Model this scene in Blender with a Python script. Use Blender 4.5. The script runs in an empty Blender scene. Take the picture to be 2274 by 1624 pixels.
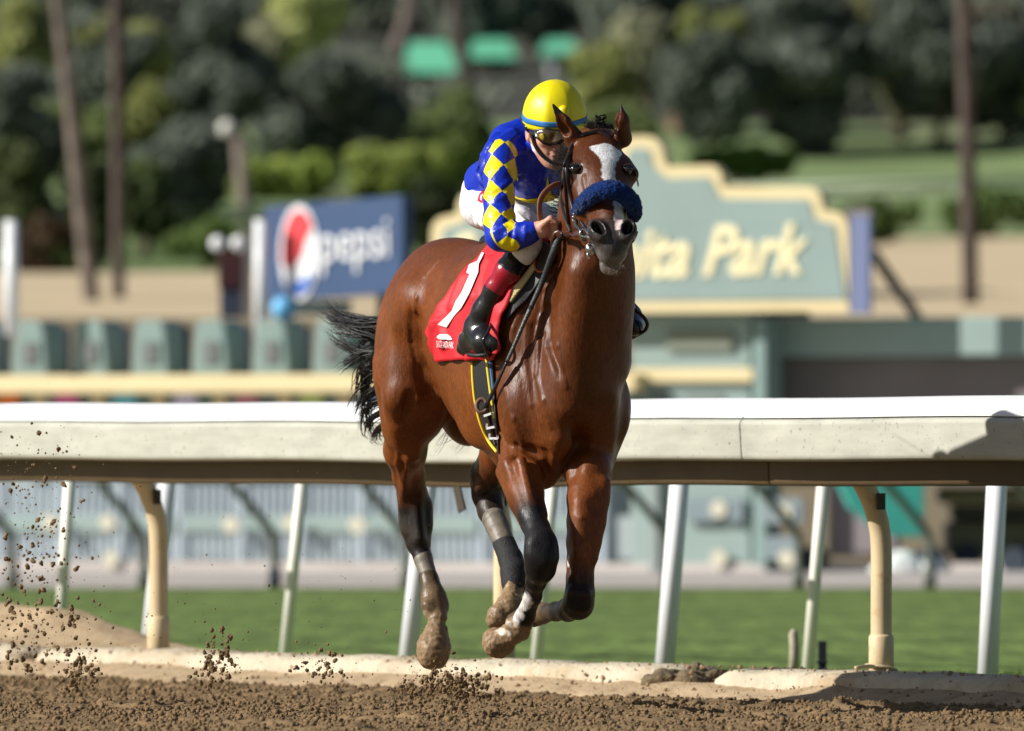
import bpy, bmesh, math, random
import numpy as np
from mathutils import Vector, Matrix, noise as mnoise

random.seed(7)
rng = np.random.default_rng(7)
scene = bpy.context.scene
COL = scene.collection

# ------------------------------------------------------------------ camera, sky, sun, exposure
FPX, CX, HY, HC = 21000.0, 1137.0, 1010.0, 0.90      # long lens: focal in picture units, horizon row, lens height
cam_data = bpy.data.cameras.new('camera')
cam = bpy.data.objects.new('camera', cam_data)
COL.objects.link(cam)
cam.location = (0, 0, HC)
cam.rotation_euler = (math.radians(90), 0, 0)
cam_data.sensor_width = 36.0
cam_data.lens = 36.0 * FPX / 2274.0
cam_data.shift_y = (HY - 812.0) / 2274.0
cam_data.clip_start = 1.0
cam_data.clip_end = 3000.0
cam_data.dof.use_dof = True
cam_data.dof.focus_distance = 32.40
cam_data.dof.aperture_fstop = 3.6
scene.camera = cam

SUN_TO = Vector((-0.800, -0.18, 0.500)).normalized()      # direction towards the sun
sun_el = math.asin(SUN_TO.z)
sun_rot = math.atan2(SUN_TO.x, SUN_TO.y)
world = bpy.data.worlds.new('World')
scene.world = world
world.use_nodes = True
wn = world.node_tree.nodes
wn.clear()
sky_n = wn.new('ShaderNodeTexSky')
sky_n.sky_type = 'NISHITA'
sky_n.sun_disc = False
sky_n.sun_elevation = sun_el
sky_n.sun_rotation = sun_rot
bg_n = wn.new('ShaderNodeBackground')
bg_n.inputs['Strength'].default_value = 0.050
out_n = wn.new('ShaderNodeOutputWorld')
world.node_tree.links.new(sky_n.outputs[0], bg_n.inputs[0])
world.node_tree.links.new(bg_n.outputs[0], out_n.inputs[0])

sun_data = bpy.data.lights.new('sun', 'SUN')
sun_data.energy = 5.0
sun_data.angle = math.radians(0.53)
sun_data.color = (1.0, 0.965, 0.905)
sun = bpy.data.objects.new('sun', sun_data)
sun.rotation_euler = SUN_TO.to_track_quat('Z', 'Y').to_euler()
sun.location = (-20, -5, 30)
COL.objects.link(sun)

vs = scene.view_settings
scene.display_settings.display_device = 'sRGB'
vs.view_transform = 'Standard'
vs.look = 'None'
vs.exposure = 0.40
vs.gamma = 1.0
vs.use_curve_mapping = False
scene.render.engine = 'CYCLES'
scene.cycles.use_denoising = True
scene.cycles.max_bounces = 6
scene.cycles.use_adaptive_sampling = True
scene.cycles.adaptive_threshold = 0.01

# ------------------------------------------------------------------ helpers: points, objects
DOFF = 0.0     # shift in distance used while the horse and rider are built
def N(px, py, d):
    """a world point at distance d on the sight line of picture point (px, py)"""
    d = d + DOFF
    return np.array([(px - CX) * d / FPX, d, HC + (HY - py) * d / FPX])

def R(px, d=32.2):
    return px * d / FPX

def proj(P):
    P = np.asarray(P)
    return CX + P[..., 0] * FPX / P[..., 1], HY - (P[..., 2] - HC) * FPX / P[..., 1]

def mesh_from(name, verts, faces, smooth=True):
    """fast mesh from a vertex array and an (n,k) face array or a list of faces"""
    me = bpy.data.meshes.new(name)
    verts = np.asarray(verts, dtype=np.float32)
    if isinstance(faces, np.ndarray):
        n, k = faces.shape
        me.vertices.add(len(verts))
        me.vertices.foreach_set('co', verts.ravel())
        me.loops.add(n * k)
        me.loops.foreach_set('vertex_index', faces.astype(np.int32).ravel())
        me.polygons.add(n)
        me.polygons.foreach_set('loop_start', np.arange(0, n * k, k, dtype=np.int32))
        me.polygons.foreach_set('loop_total', np.full(n, k, dtype=np.int32))
        me.update(calc_edges=True)
    else:
        me.from_pydata([tuple(map(float, v)) for v in verts], [], [tuple(f) for f in faces])
        me.update()
    me.validate()
    if smooth:
        me.polygons.foreach_set('use_smooth', np.ones(len(me.polygons), dtype=bool))
    return me

def link(name, me, mat=None, parent=None, loc=None):
    o = bpy.data.objects.new(name, me)
    COL.objects.link(o)
    if mat is not None and me is not None:
        me.materials.clear()
        for m in (mat if isinstance(mat, (list, tuple)) else [mat]):
            me.materials.append(m)
    if loc is not None:
        o.location = loc
    if parent is not None:
        o.parent = parent
        o.matrix_parent_inverse = Matrix.Translation(-Vector(parent.location)) if parent.type == 'EMPTY' or parent.location.length > 0 else Matrix()
    return o

def tag(o, label=None, cat=None, group=None, kind=None):
    if label: o['label'] = label
    if cat: o['category'] = cat
    if group: o['group'] = group
    if kind: o['kind'] = kind
    return o

def empty(name, loc=(0, 0, 0)):
    o = bpy.data.objects.new(name, None)
    o.empty_display_size = 0.1
    o.location = loc
    COL.objects.link(o)
    return o

def set_color(me, cols, name='Col'):
    a = me.color_attributes.new(name, 'FLOAT_COLOR', 'POINT')
    c = np.ones((len(me.vertices), 4), dtype=np.float32)
    c[:, :3] = cols
    a.data.foreach_set('color', c.ravel())

def set_vec(me, vecs, name):
    a = me.attributes.new(name, 'FLOAT_VECTOR', 'POINT')
    a.data.foreach_set('vector', np.asarray(vecs, dtype=np.float32).ravel())

class MB:
    """collects simple shapes into one mesh"""
    def __init__(self):
        self.v, self.f = [], []
    def add(self, verts, faces):
        b = len(self.v)
        self.v.extend([tuple(map(float, p)) for p in verts])
        self.f.extend([tuple(i + b for i in f) for f in faces])
        return self
    def box(self, c, s, ax=None):
        """box centre c, full sizes s, optional three axes"""
        c = np.asarray(c, float)
        ax = np.eye(3) if ax is None else np.asarray(ax, float)
        vs_ = []
        for i in (-.5, .5):
            for j in (-.5, .5):
                for k in (-.5, .5):
                    vs_.append(c + ax[0] * i * s[0] + ax[1] * j * s[1] + ax[2] * k * s[2])
        return self.add(vs_, [(0, 1, 3, 2), (4, 6, 7, 5), (0, 4, 5, 1), (2, 3, 7, 6), (0, 2, 6, 4), (1, 5, 7, 3)])
    def tube(self, pts, radii, seg=10, cap=True, flat=None):
        """tube along pts; flat=(axis vector, factor) squashes the section"""
        pts = [np.asarray(p, float) for p in pts]
        if not hasattr(radii, '__len__'):
            radii = [radii] * len(pts)
        rings, up = [], None
        for i, p in enumerate(pts):
            t = pts[min(i + 1, len(pts) - 1)] - pts[max(i - 1, 0)]
            t = t / (np.linalg.norm(t) + 1e-12)
            if flat is not None:
                a = np.asarray(flat[0], float)
                a = a - t * a.dot(t)
            elif up is None:
                a = np.array([0, 0, 1.]) if abs(t[2]) < .9 else np.array([1., 0, 0])
                a = a - t * a.dot(t)
            else:
                a = up - t * up.dot(t)
            a = a / (np.linalg.norm(a) + 1e-12)
            up = a
            b = np.cross(t, a)
            fa = flat[1] if flat is not None else 1.0
            rings.append([p + radii[i] * (a * fa * math.cos(q) + b * math.sin(q)) for q in np.linspace(0, 2 * math.pi, seg, endpoint=False)])
        vs_ = [v for r in rings for v in r]
        fs = []
        for i in range(len(rings) - 1):
            for j in range(seg):
                k = (j + 1) % seg
                fs.append((i * seg + j, i * seg + k, (i + 1) * seg + k, (i + 1) * seg + j))
        if cap:
            fs.append(tuple(range(seg - 1, -1, -1)))
            fs.append(tuple((len(rings) - 1) * seg + j for j in range(seg)))
        return self.add(vs_, fs)
    def prism(self, poly, o, u, v, w, depth):
        """outline poly [(a,b)..] in plane o+a*u+b*v, pushed out by depth along w"""
        o, u, v, w = (np.asarray(q, float) for q in (o, u, v, w))
        n = len(poly)
        front = [o + u * a + v * b for a, b in poly]
        back = [p + w * depth for p in front]
        fs = [tuple(range(n)), tuple(range(2 * n - 1, n - 1, -1))]
        fs += [(i, i + n, (i + 1) % n + n, (i + 1) % n) for i in range(n)]
        return self.add(front + back, fs)
    def build(self, name, mat=None, parent=None, smooth=False, bevel=0.0, angle=None):
        me = mesh_from(name, self.v, self.f, smooth=smooth)
        bm = bmesh.new()
        bm.from_mesh(me)
        bmesh.ops.recalc_face_normals(bm, faces=bm.faces)
        bm.to_mesh(me)
        bm.free()
        o = link(name, me, mat, parent)
        if bevel > 0:
            m = o.modifiers.new('bevel', 'BEVEL')
            m.width = bevel
            m.segments = 2
            m.limit_method = 'ANGLE'
        return o

def spline(pts, n=8):
    """Catmull-Rom through pts (arrays of any width)"""
    P = [np.asarray(p, float) for p in pts]
    P = [2 * P[0] - P[1]] + P + [2 * P[-1] - P[-2]]
    out = []
    for i in range(1, len(P) - 2):
        for t in np.linspace(0, 1, n, endpoint=False):
            a, b, c, d = P[i - 1], P[i], P[i + 1], P[i + 2]
            out.append(.5 * ((2 * b) + (-a + c) * t + (2 * a - 5 * b + 4 * c - d) * t * t + (-a + 3 * b - 3 * c + d) * t ** 3))
    out.append(P[-2])
    return out

# ------------------------------------------------------------------ materials
def srgb(r, g, b):
    f = lambda c: (c / 255 / 12.92) if c / 255 <= .04045 else ((c / 255 + .055) / 1.055) ** 2.4
    return (f(r), f(g), f(b))

def mat(name, color, rough=.6, spec=.4, metal=0., noise_scale=None, noise_amt=.15, bump=0., bump_scale=None, sheen=0., attr=None, coat=0., noise2=None):
    m = bpy.data.materials.new(name)
    m.use_nodes = True
    nt = m.node_tree
    b = nt.nodes['Principled BSDF']
    L = nt.links.new
    b.inputs['Roughness'].default_value = rough
    b.inputs['Specular IOR Level'].default_value = spec
    b.inputs['Metallic'].default_value = metal
    b.inputs['Coat Weight'].default_value = coat
    b.inputs['Coat Roughness'].default_value = .15
    if sheen:
        b.inputs['Sheen Weight'].default_value = sheen
    src = None
    if attr:
        a = nt.nodes.new('ShaderNodeAttribute')
        a.attribute_name = attr
        src = a.outputs['Color']
    geo = nt.nodes.new('ShaderNodeNewGeometry')
    if noise_scale:
        n = nt.nodes.new('ShaderNodeTexNoise')
        n.inputs['Scale'].default_value = noise_scale
        n.inputs['Detail'].default_value = 5
        L(geo.outputs['Position'], n.inputs['Vector'])
        r = nt.nodes.new('ShaderNodeMapRange')
        r.inputs['From Min'].default_value = .3
        r.inputs['From Max'].default_value = .7
        r.inputs['To Min'].default_value = 1 - noise_amt
        r.inputs['To Max'].default_value = 1 + noise_amt
        L(n.outputs['Fac'], r.inputs['Value'])
        mx = nt.nodes.new('ShaderNodeMix')
        mx.data_type = 'RGBA'
        mx.blend_type = 'MULTIPLY'
        mx.inputs['Factor'].default_value = 1
        if src is not None:
            L(src, mx.inputs['A'])
        else:
            mx.inputs['A'].default_value = (*color, 1)
        L(r.outputs[0], mx.inputs['B'])
        src = mx.outputs['Result']
        if noise2:
            n2 = nt.nodes.new('ShaderNodeTexNoise')
            n2.inputs['Scale'].default_value = noise2[0]
            n2.inputs['Detail'].default_value = 4
            L(geo.outputs['Position'], n2.inputs['Vector'])
            r2 = nt.nodes.new('ShaderNodeMapRange')
            r2.inputs['From Min'].default_value = noise2[2]
            r2.inputs['From Max'].default_value = noise2[3]
            L(n2.outputs['Fac'], r2.inputs['Value'])
            mx2 = nt.nodes.new('ShaderNodeMix')
            mx2.data_type = 'RGBA'
            L(r2.outputs[0], mx2.inputs['Factor'])
            L(src, mx2.inputs['A'])
            mx2.inputs['B'].default_value = (*noise2[1], 1)
            src = mx2.outputs['Result']
    if src is not None:
        L(src, b.inputs['Base Color'])
    else:
        b.inputs['Base Color'].default_value = (*color, 1)
    if bump:
        n = nt.nodes.new('ShaderNodeTexNoise')
        n.inputs['Scale'].default_value = bump_scale or 60
        n.inputs['Detail'].default_value = 4
        L(geo.outputs['Position'], n.inputs['Vector'])
        bp = nt.nodes.new('ShaderNodeBump')
        bp.inputs['Strength'].default_value = 1
        bp.inputs['Distance'].default_value = bump
        L(n.outputs['Fac'], bp.inputs['Height'])
        L(bp.outputs[0], b.inputs['Normal'])
    return m

# ------------------------------------------------------------------ smooth solids: distance fields and surface nets
def cone(a, b, ra, rb, k=.02, w=None, q=1.0, sub=False):
    return dict(t='c', a=np.asarray(a, float), b=np.asarray(b, float), ra=ra, rb=rb, k=k,
                w=None if w is None else np.asarray(w, float) / np.linalg.norm(w), q=q, sub=sub)

def ell(c, r, k=.03, M=None, sub=False):
    return dict(t='e', c=np.asarray(c, float), r=np.asarray(r, float), k=k, M=np.eye(3) if M is None else np.asarray(M, float), sub=sub)

def chain(nodes, k=.02, w=None, q=1.0):
    """nodes: (point, radius) -> tapered limbs"""
    return [cone(nodes[i][0], nodes[i + 1][0], nodes[i][1], nodes[i + 1][1], k if i else k, w, q) for i in range(len(nodes) - 1)]

def pdist(p, P):
    if p['t'] == 'c':
        a, b = p['a'], p['b']
        pa = P - a
        ba = b - a
        if p['w'] is not None:
            w, s = p['w'], 1.0 / p['q'] - 1.0
            pa = pa + (pa @ w)[..., None] * w * s
            ba = ba + ba.dot(w) * w * s
        t = np.clip((pa @ ba) / (ba.dot(ba) + 1e-12), 0, 1)
        d = np.sqrt(((pa - t[..., None] * ba) ** 2).sum(-1)) - (p['ra'] + t * (p['rb'] - p['ra']))
        return d
    q = (P - p['c']) @ p['M'].T
    k0 = np.sqrt(((q / p['r']) ** 2).sum(-1))
    k1 = np.sqrt(((q / p['r'] ** 2) ** 2).sum(-1)) + 1e-9
    return k0 * (k0 - 1.0) / k1

def combine(d, e, p):
    k = p['k']
    if p['sub']:
        h = np.maximum(k - np.abs(-e - d), 0) / k if k > 0 else 0
        return np.maximum(d, -e) + h * h * k * .25
    h = np.maximum(k - np.abs(d - e), 0) / k if k > 0 else 0
    return np.minimum(d, e) - h * h * k * .25

def field(prims, P):
    d = np.full(P.shape[:-1], 10.0)
    for p in prims:
        d = combine(d, pdist(p, P), p)
    return d

def polygonize(prims, lo, hi, h, B=16):
    lo = np.asarray(lo, float)
    nb = np.ceil((np.asarray(hi, float) - lo) / (h * B)).astype(int)
    n = nb * B + 1
    D = np.ones(n, dtype=np.float32)
    bi = np.stack(np.meshgrid(*[np.arange(m) for m in nb], indexing='ij'), -1).reshape(-1, 3)
    C = lo + (bi + .5) * B * h
    half = B * h * .5 * math.sqrt(3)
    dc = np.stack([pdist(p, C) for p in prims], 0)
    d0 = np.full(len(C), 10.0)
    for i, p in enumerate(prims):
        d0 = combine(d0, dc[i], p)
    act = np.abs(d0) < half * 1.6 + .03
    # unevaluated blocks keep the sign of their centre
    for idx in np.nonzero(~act & (d0 < 0))[0]:
        i, j, k = bi[idx] * B
        D[i:i + B + 1, j:j + B + 1, k:k + B + 1] = -1
    g = np.stack(np.meshgrid(*[np.arange(B + 1)] * 3, indexing='ij'), -1).reshape(-1, 3) * h
    for idx in np.nonzero(act)[0]:
        P = lo + bi[idx] * B * h + g
        d = np.full(len(P), 10.0)
        for pi, p in enumerate(prims):
            qf = 1.0 / p.get('q', 1.0) if p['t'] == 'c' else 1.0
            if dc[pi, idx] > half * (1 + qf) * 1.15 + p['k'] + .02:
                continue
            d = combine(d, pdist(p, P), p)
        i, j, k = bi[idx] * B
        D[i:i + B + 1, j:j + B + 1, k:k + B + 1] = d.reshape(B + 1, B + 1, B + 1)
    S = D < 0
    cnt = np.zeros(np.array(S.shape) - 1, dtype=np.int8)
    for a in (0, 1):
        for b in (0, 1):
            for c in (0, 1):
                cnt += S[a:S.shape[0] - 1 + a, b:S.shape[1] - 1 + b, c:S.shape[2] - 1 + c]
    cells = np.argwhere((cnt > 0) & (cnt < 8))
    vid = -np.ones(cnt.shape, dtype=np.int32)
    vid[tuple(cells.T)] = np.arange(len(cells))
    acc = np.zeros((len(cells), 3))
    num = np.zeros(len(cells))
    corner = [(a, b, c) for a in (0, 1) for b in (0, 1) for c in (0, 1)]
    val = {c: D[cells[:, 0] + c[0], cells[:, 1] + c[1], cells[:, 2] + c[2]].astype(float) for c in corner}
    for c in corner:
        for ax in range(3):
            if c[ax] == 0:
                e = list(c)
                e[ax] = 1
                v0, v1 = val[c], val[tuple(e)]
                m = (v0 < 0) != (v1 < 0)
                t = np.where(m, v0 / np.where(m, v0 - v1, 1), 0)
                pt = np.array(c, float)[None].repeat(len(cells), 0)
                pt[:, ax] = t
                acc += pt * m[:, None]
                num += m
    V = lo + (cells + acc / num[:, None]) * h
    faces = []
    for ax in range(3):
        s0 = [slice(None)] * 3
        s1 = [slice(None)] * 3
        s0[ax] = slice(0, -1)
        s1[ax] = slice(1, None)
        A, Bv = S[tuple(s0)], S[tuple(s1)]
        ed = np.argwhere(A != Bv)
        o1, o2 = [(1, 2), (2, 0), (0, 1)][ax]
        ok = (ed[:, o1] > 0) & (ed[:, o2] > 0) & (ed[:, o1] < cnt.shape[o1]) & (ed[:, o2] < cnt.shape[o2])
        ed = ed[ok]
        def off(a1, a2):
            q = ed.copy()
            q[:, o1] -= a1
            q[:, o2] -= a2
            return vid[q[:, 0], q[:, 1], q[:, 2]]
        quad = np.stack([off(0, 0), off(1, 0), off(1, 1), off(0, 1)], 1)
        flip = A[ed[:, 0], ed[:, 1], ed[:, 2]]
        quad[~flip] = quad[~flip][:, ::-1]
        faces.append(quad)
    F = np.concatenate(faces)
    F = F[(F >= 0).all(1)]
    return V, F

def grad(prims, P, e=.004):
    g = np.stack([field(prims, P + np.eye(3)[i] * e) - field(prims, P - np.eye(3)[i] * e) for i in range(3)], -1)
    return g / (np.linalg.norm(g, axis=-1, keepdims=True) + 1e-9)

def sight_hit(prims, px, py, d0, d1, off=0.0, n=26):
    """first depth in [d0,d1] where the sight line of (px,py) meets the solid grown by off"""
    px, py = np.asarray(px, float), np.asarray(py, float)
    d0, d1 = d0 + DOFF, d1 + DOFF
    d = np.full(px.shape, float(d0))
    for _ in range(n * 3):
        P = np.stack([(px - CX) * d / FPX, d, HC + (HY - py) * d / FPX], -1)
        d = np.minimum(d + (field(prims, P) - off) * .6, d1)
    P = np.stack([(px - CX) * d / FPX, d, HC + (HY - py) * d / FPX], -1)
    return P

def smooth01(x):
    x = np.clip(x, 0, 1)
    return x * x * (3 - 2 * x)

def seg_dist(P, a, b):
    a, b = np.asarray(a, float), np.asarray(b, float)
    ba = b - a
    t = np.clip(((P - a) @ ba) / (ba.dot(ba) + 1e-12), 0, 1)
    return np.linalg.norm(P - a - t[:, None] * ba, axis=1)

def text_mesh(s, size=1.0, shear=0.0, bold=0.0):
    cu = bpy.data.curves.new('lettering', 'FONT')
    cu.body = s; cu.size = size; cu.offset = bold; cu.shear = shear; cu.align_x = 'CENTER'; cu.resolution_u = 3
    o = bpy.data.objects.new('lettering', cu); COL.objects.link(o)
    dg = bpy.context.evaluated_depsgraph_get()
    me = bpy.data.meshes.new_from_object(o.evaluated_get(dg))
    v = np.array([q.co[:] for q in me.vertices]); f = [tuple(p.vertices) for p in me.polygons]
    bpy.data.objects.remove(o); bpy.data.curves.remove(cu); bpy.data.meshes.remove(me)
    return v, f

M_skin = mat('skin', srgb(206, 152, 130), rough=.5, spec=.35, noise_scale=40, noise_amt=.10, bump=.0012, bump_scale=220)
M_blue = mat('blue_silk', srgb(12, 42, 168), rough=.40, spec=.42, noise_scale=7, noise_amt=.06, bump=.016, bump_scale=13)
M_yel = mat('yellow_silk', srgb(226, 206, 4), rough=.38, spec=.45, noise_scale=7, noise_amt=.05, bump=.008, bump_scale=14)
M_white = mat('white_breeches', srgb(232, 228, 232), rough=.55, noise_scale=10, noise_amt=.05, bump=.012, bump_scale=16)
M_black_l = mat('black_leather', (.012, .012, .014), rough=.22, spec=.55, bump=.004, bump_scale=22)
M_black = mat('black_rubber', (.014, .014, .015), rough=.55)
M_brown_l = mat('brown_leather', srgb(64, 34, 24), rough=.35, spec=.5, noise_scale=50, noise_amt=.25)
M_dark_l = mat('dark_leather', srgb(38, 27, 24), rough=.35, spec=.5, noise_scale=50, noise_amt=.2)
M_tan_l = mat('tan_leather', srgb(176, 92, 48), rough=.5, noise_scale=40, noise_amt=.2)
M_steel = mat('bit_steel', (.62, .62, .63), rough=.16, metal=1.0)
M_whitep = mat('white_print', (.80, .80, .80), rough=.6)

# ================================================================== SETTING
# line of the track edge: a point on it and its direction (running away to the left)
KP = np.array([1.80, 33.2]); KD = np.array([-.585, .811]); KN = np.array([-.811, -.585])   # KN points to the dirt track
def Kp(t, n=0.0, z=0.0):
    """t metres along the track edge, n metres towards the dirt track (negative: towards the turf)"""
    q = KP + KD * t + KN * n
    return np.array([q[0], q[1], z])
def t_at(px, n=0.0):
    k = (px - CX) / FPX
    p = KP + KN * n
    return (k * p[1] - p[0]) / (KD[0] - k * KD[1])
KD3, KN3, UP = np.array([KD[0], KD[1], 0]), np.array([KN[0], KN[1], 0]), np.array([0, 0, 1.])

M_dirt = mat('track_dirt', srgb(126, 105, 78), rough=.95, spec=.1, noise_scale=2.2, noise_amt=.18, noise2=(38, srgb(84, 66, 48), .52, .75))
M_sand = mat('pale_sand', srgb(176, 154, 124), rough=.95, spec=.1, noise_scale=6, noise_amt=.12, bump=.006, bump_scale=90, noise2=(14, srgb(150, 126, 98), .5, .75))
M_turf = mat('turf', srgb(97, 115, 60), rough=.85, spec=.15, noise_scale=.5, noise_amt=.10)

def fbm(P, sc, oc=4):
    return np.array([mnoise.fractal(Vector(p) * sc, 1.0, 2.0, oc) for p in P])

# ---- the racing surface: a ground sheet out to the horizon and the harrowed dirt near the lens
g = MB()
g.add([(-700, -20, -.06), (700, -20, -.06), (700, 1500, -.06), (-700, 1500, -.06)], [(0, 1, 2, 3)])
tag(g.build('ground', mat('open_ground', srgb(120, 100, 72), rough=.95, noise_scale=.3, noise_amt=.2)), kind='structure')
# harrowed dirt sheet in track coordinates
nt_, nn_ = 900, 340
tt = np.linspace(-4.8, 8.6, nt_); nn = np.concatenate([np.linspace(-.05, 4.5, nn_ - 30), np.linspace(4.6, 9, 30)])
TT, NN = np.meshgrid(tt, nn, indexing='ij')
XY = KP + TT[..., None] * KD + NN[..., None] * KN
def vnoise(x, y, seed, cell):
    """cheap lattice value noise over arrays"""
    gx, gy = x / cell, y / cell
    ix, iy = np.floor(gx).astype(int), np.floor(gy).astype(int)
    fx, fy = smooth01(gx - ix), smooth01(gy - iy)
    def hsh(a, b):
        h = (a * 374761393 + b * 668265263 + seed * 974711) & 0x7fffffff
        h = ((h ^ (h >> 13)) * 1274126177) & 0x7fffffff
        return ((h ^ (h >> 16)) & 0xffff) / 65535.0
    return (hsh(ix, iy) * (1 - fx) + hsh(ix + 1, iy) * fx) * (1 - fy) + (hsh(ix, iy + 1) * (1 - fx) + hsh(ix + 1, iy + 1) * fx) * fy
Xg, Yg = XY[..., 0], XY[..., 1]
Z = .030 * vnoise(Xg, Yg, 1, .55) + .016 * vnoise(Xg, Yg, 2, .17) + .016 * vnoise(Xg, Yg, 3, .06) ** 1.5 + .016 * vnoise(Xg, Yg, 4, .03) ** 1.3 + .006 * vnoise(Xg, Yg, 5, .013)
hp_ = np.zeros_like(Z)
for _ in range(46):   # hoof prints and scuffs
    a_, c_ = rng.uniform(-4, 8), rng.uniform(.3, 4)
    r2 = ((TT - a_) / .11) ** 2 + ((NN - c_) / .08) ** 2
    hp_ += -.035 * np.exp(-r2) + .022 * np.exp(-(r2 - 2.2) ** 2 / .9)
Z = Z + hp_
Z = (Z - .035) * smooth01((NN + .02) / .25)
V = np.stack([Xg, Yg, Z], -1).reshape(-1, 3)
F = np.array([(i * nn_ + j, (i + 1) * nn_ + j, (i + 1) * nn_ + j + 1, i * nn_ + j + 1) for i in range(nt_ - 1) for j in range(nn_ - 1)])
tag(link('dirt_track', mesh_from('dirt_track', V, F), M_dirt), kind='structure')

def clod_shapes(n=10):
    out = []
    for i in range(n):
        bm = bmesh.new(); bmesh.ops.create_icosphere(bm, subdivisions=1, radius=1)
        for v in bm.verts:
            v.co *= 1 + .45 * mnoise.noise(v.co * 1.3 + Vector((i * 7.1, 3, i)))
            v.co.z *= .8
        bm.verts.index_update()
        out.append((np.array([v.co[:] for v in bm.verts]), np.array([[v.index for v in f.verts] for f in bm.faces]))); bm.free()
    return out
CLODS = clod_shapes()
def rand_rot(n):
    q = rng.normal(0, 1, (n, 4)); q /= np.linalg.norm(q, axis=1, keepdims=True)
    a, b, c, d = q.T
    return np.stack([np.stack([a*a+b*b-c*c-d*d, 2*(b*c-a*d), 2*(b*d+a*c)], -1), np.stack([2*(b*c+a*d), a*a-b*b+c*c-d*d, 2*(c*d-a*b)], -1), np.stack([2*(b*d-a*c), 2*(c*d+a*b), a*a-b*b-c*c+d*d], -1)], -2)
def clod_mesh(name, centres, radii, smooth=False):
    n = len(centres); Rm = rand_rot(n); Vs, Fs, base = [], [], 0
    which = rng.integers(0, len(CLODS), n)
    for k, (cv, cf) in enumerate(CLODS):
        m = np.nonzero(which == k)[0]
        if not len(m): continue
        v = np.einsum('nij,vj->nvi', Rm[m], cv) * np.asarray(radii)[m][:, None, None] + np.asarray(centres)[m][:, None, :]
        f = cf[None] + (np.arange(len(m)) * len(cv))[:, None, None] + base
        Vs.append(v.reshape(-1, 3)); Fs.append(f.reshape(-1, 3)); base += len(m) * len(cv)
    return mesh_from(name, np.concatenate(Vs), np.concatenate(Fs), smooth)
# loose crumbs lying on the dirt
n = 175000
tq = rng.uniform(-4.5, 8.3, n); nq = rng.uniform(.12, 4.5, n)
xy = KP + tq[:, None] * KD + nq[:, None] * KN
inview = (np.abs(xy[:, 0] * FPX / xy[:, 1]) < 1350) & (xy[:, 1] > 29)
xy, nq, tq = xy[inview], nq[inview], tq[inview]
ii = np.clip(((tq - tt[0]) / (tt[1] - tt[0])).astype(int), 0, nt_ - 1); jj = np.clip(np.searchsorted(nn, nq), 0, nn_ - 1)
rad = np.clip(rng.gamma(1.5, .0024, len(xy)), .0018, .014)
cen = np.concatenate([xy, (Z[ii, jj] + rad * .35)[:, None]], 1)
M_clod = mat('dirt_clod', srgb(119, 98, 72), rough=.95, spec=.1, noise_scale=55, noise_amt=.3)
o = link('loose_dirt', clod_mesh('loose_dirt', cen, rad), M_clod)
tag(o, 'loose brown crumbs of harrowed dirt lying on the track', 'dirt', kind='stuff')

# ---- pale sand apron along the kerb, and the heap of sand behind the kerb on the far left
nt2, nn2 = 420, 22
t2 = np.linspace(-6, 10, nt2); n2 = np.linspace(-.30, .34, nn2)
T2, N2 = np.meshgrid(t2, n2, indexing='ij')
prof = np.interp(N2, [-.30, -.02, .06, .2, .34], [.06, .065, .05, .02, -.03])
prof = prof + .018 * (vnoise(T2 * 1.0, N2 * 1.0 + 9, 6, .5) - .5) + .014 * (vnoise(T2, N2 + 5, 7, .13) - .5) + .006 * (vnoise(T2, N2, 8, .04) - .5)
q = KP + T2[..., None] * KD + N2[..., None] * KN
V = np.concatenate([q, prof[..., None]], -1).reshape(-1, 3)
F = np.array([(i * nn2 + j, (i + 1) * nn2 + j, (i + 1) * nn2 + j + 1, i * nn2 + j + 1) for i in range(nt2 - 1) for j in range(nn2 - 1)])
tag(link('sand_verge', mesh_from('sand_verge', V, F), M_sand), kind='structure')
nt3, nn3 = 300, 60
t3 = np.linspace(t_at(1000, -.6), 12, nt3); n3 = np.linspace(-1.9, -.22, nn3)
T3, N3 = np.meshgrid(t3, n3, indexing='ij')
bank_t = [t_at(x_, -.6) for x_ in (1000, 812, 643, 528, 386, 314, 221, 157, 118, 0, -120)]
hgt = np.interp(T3, bank_t + [12], [.0, .05, .075, .085, .098, .120, .168, .205, .238, .262, .29, .3]) * smooth01((N3 + 1.15) / .42) * np.interp(N3, [-.62, -.30], [1, .6])
hgt = hgt + .02 * (vnoise(T3, N3, 11, .35) - .5) + .014 * (vnoise(T3, N3, 12, .09) - .5) * 1.2 + .008 * (vnoise(T3, N3, 13, .035) - .5)
q = KP + T3[..., None] * KD + N3[..., None] * KN
V = np.concatenate([q, hgt[..., None]], -1).reshape(-1, 3)
F = np.array([(i * nn3 + j, (i + 1) * nn3 + j, (i + 1) * nn3 + j + 1, i * nn3 + j + 1) for i in range(nt3 - 1) for j in range(nn3 - 1)])
o = link('sand_bank', mesh_from('sand_bank', V, F), M_sand)
tag(o, kind='structure')

# ---- turf course
g = MB()
a, b, c_, d_ = Kp(-40, -.28), Kp(60, -.28), Kp(120, -60), Kp(-120, -60)
g.add([(-60, 20, -.012), (60, 20, -.012), (60, 64.5, -.012), (-60, 64.5, -.012)], [(0, 1, 2, 3)])
tag(g.build('turf_course', M_turf), kind='structure')
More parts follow.
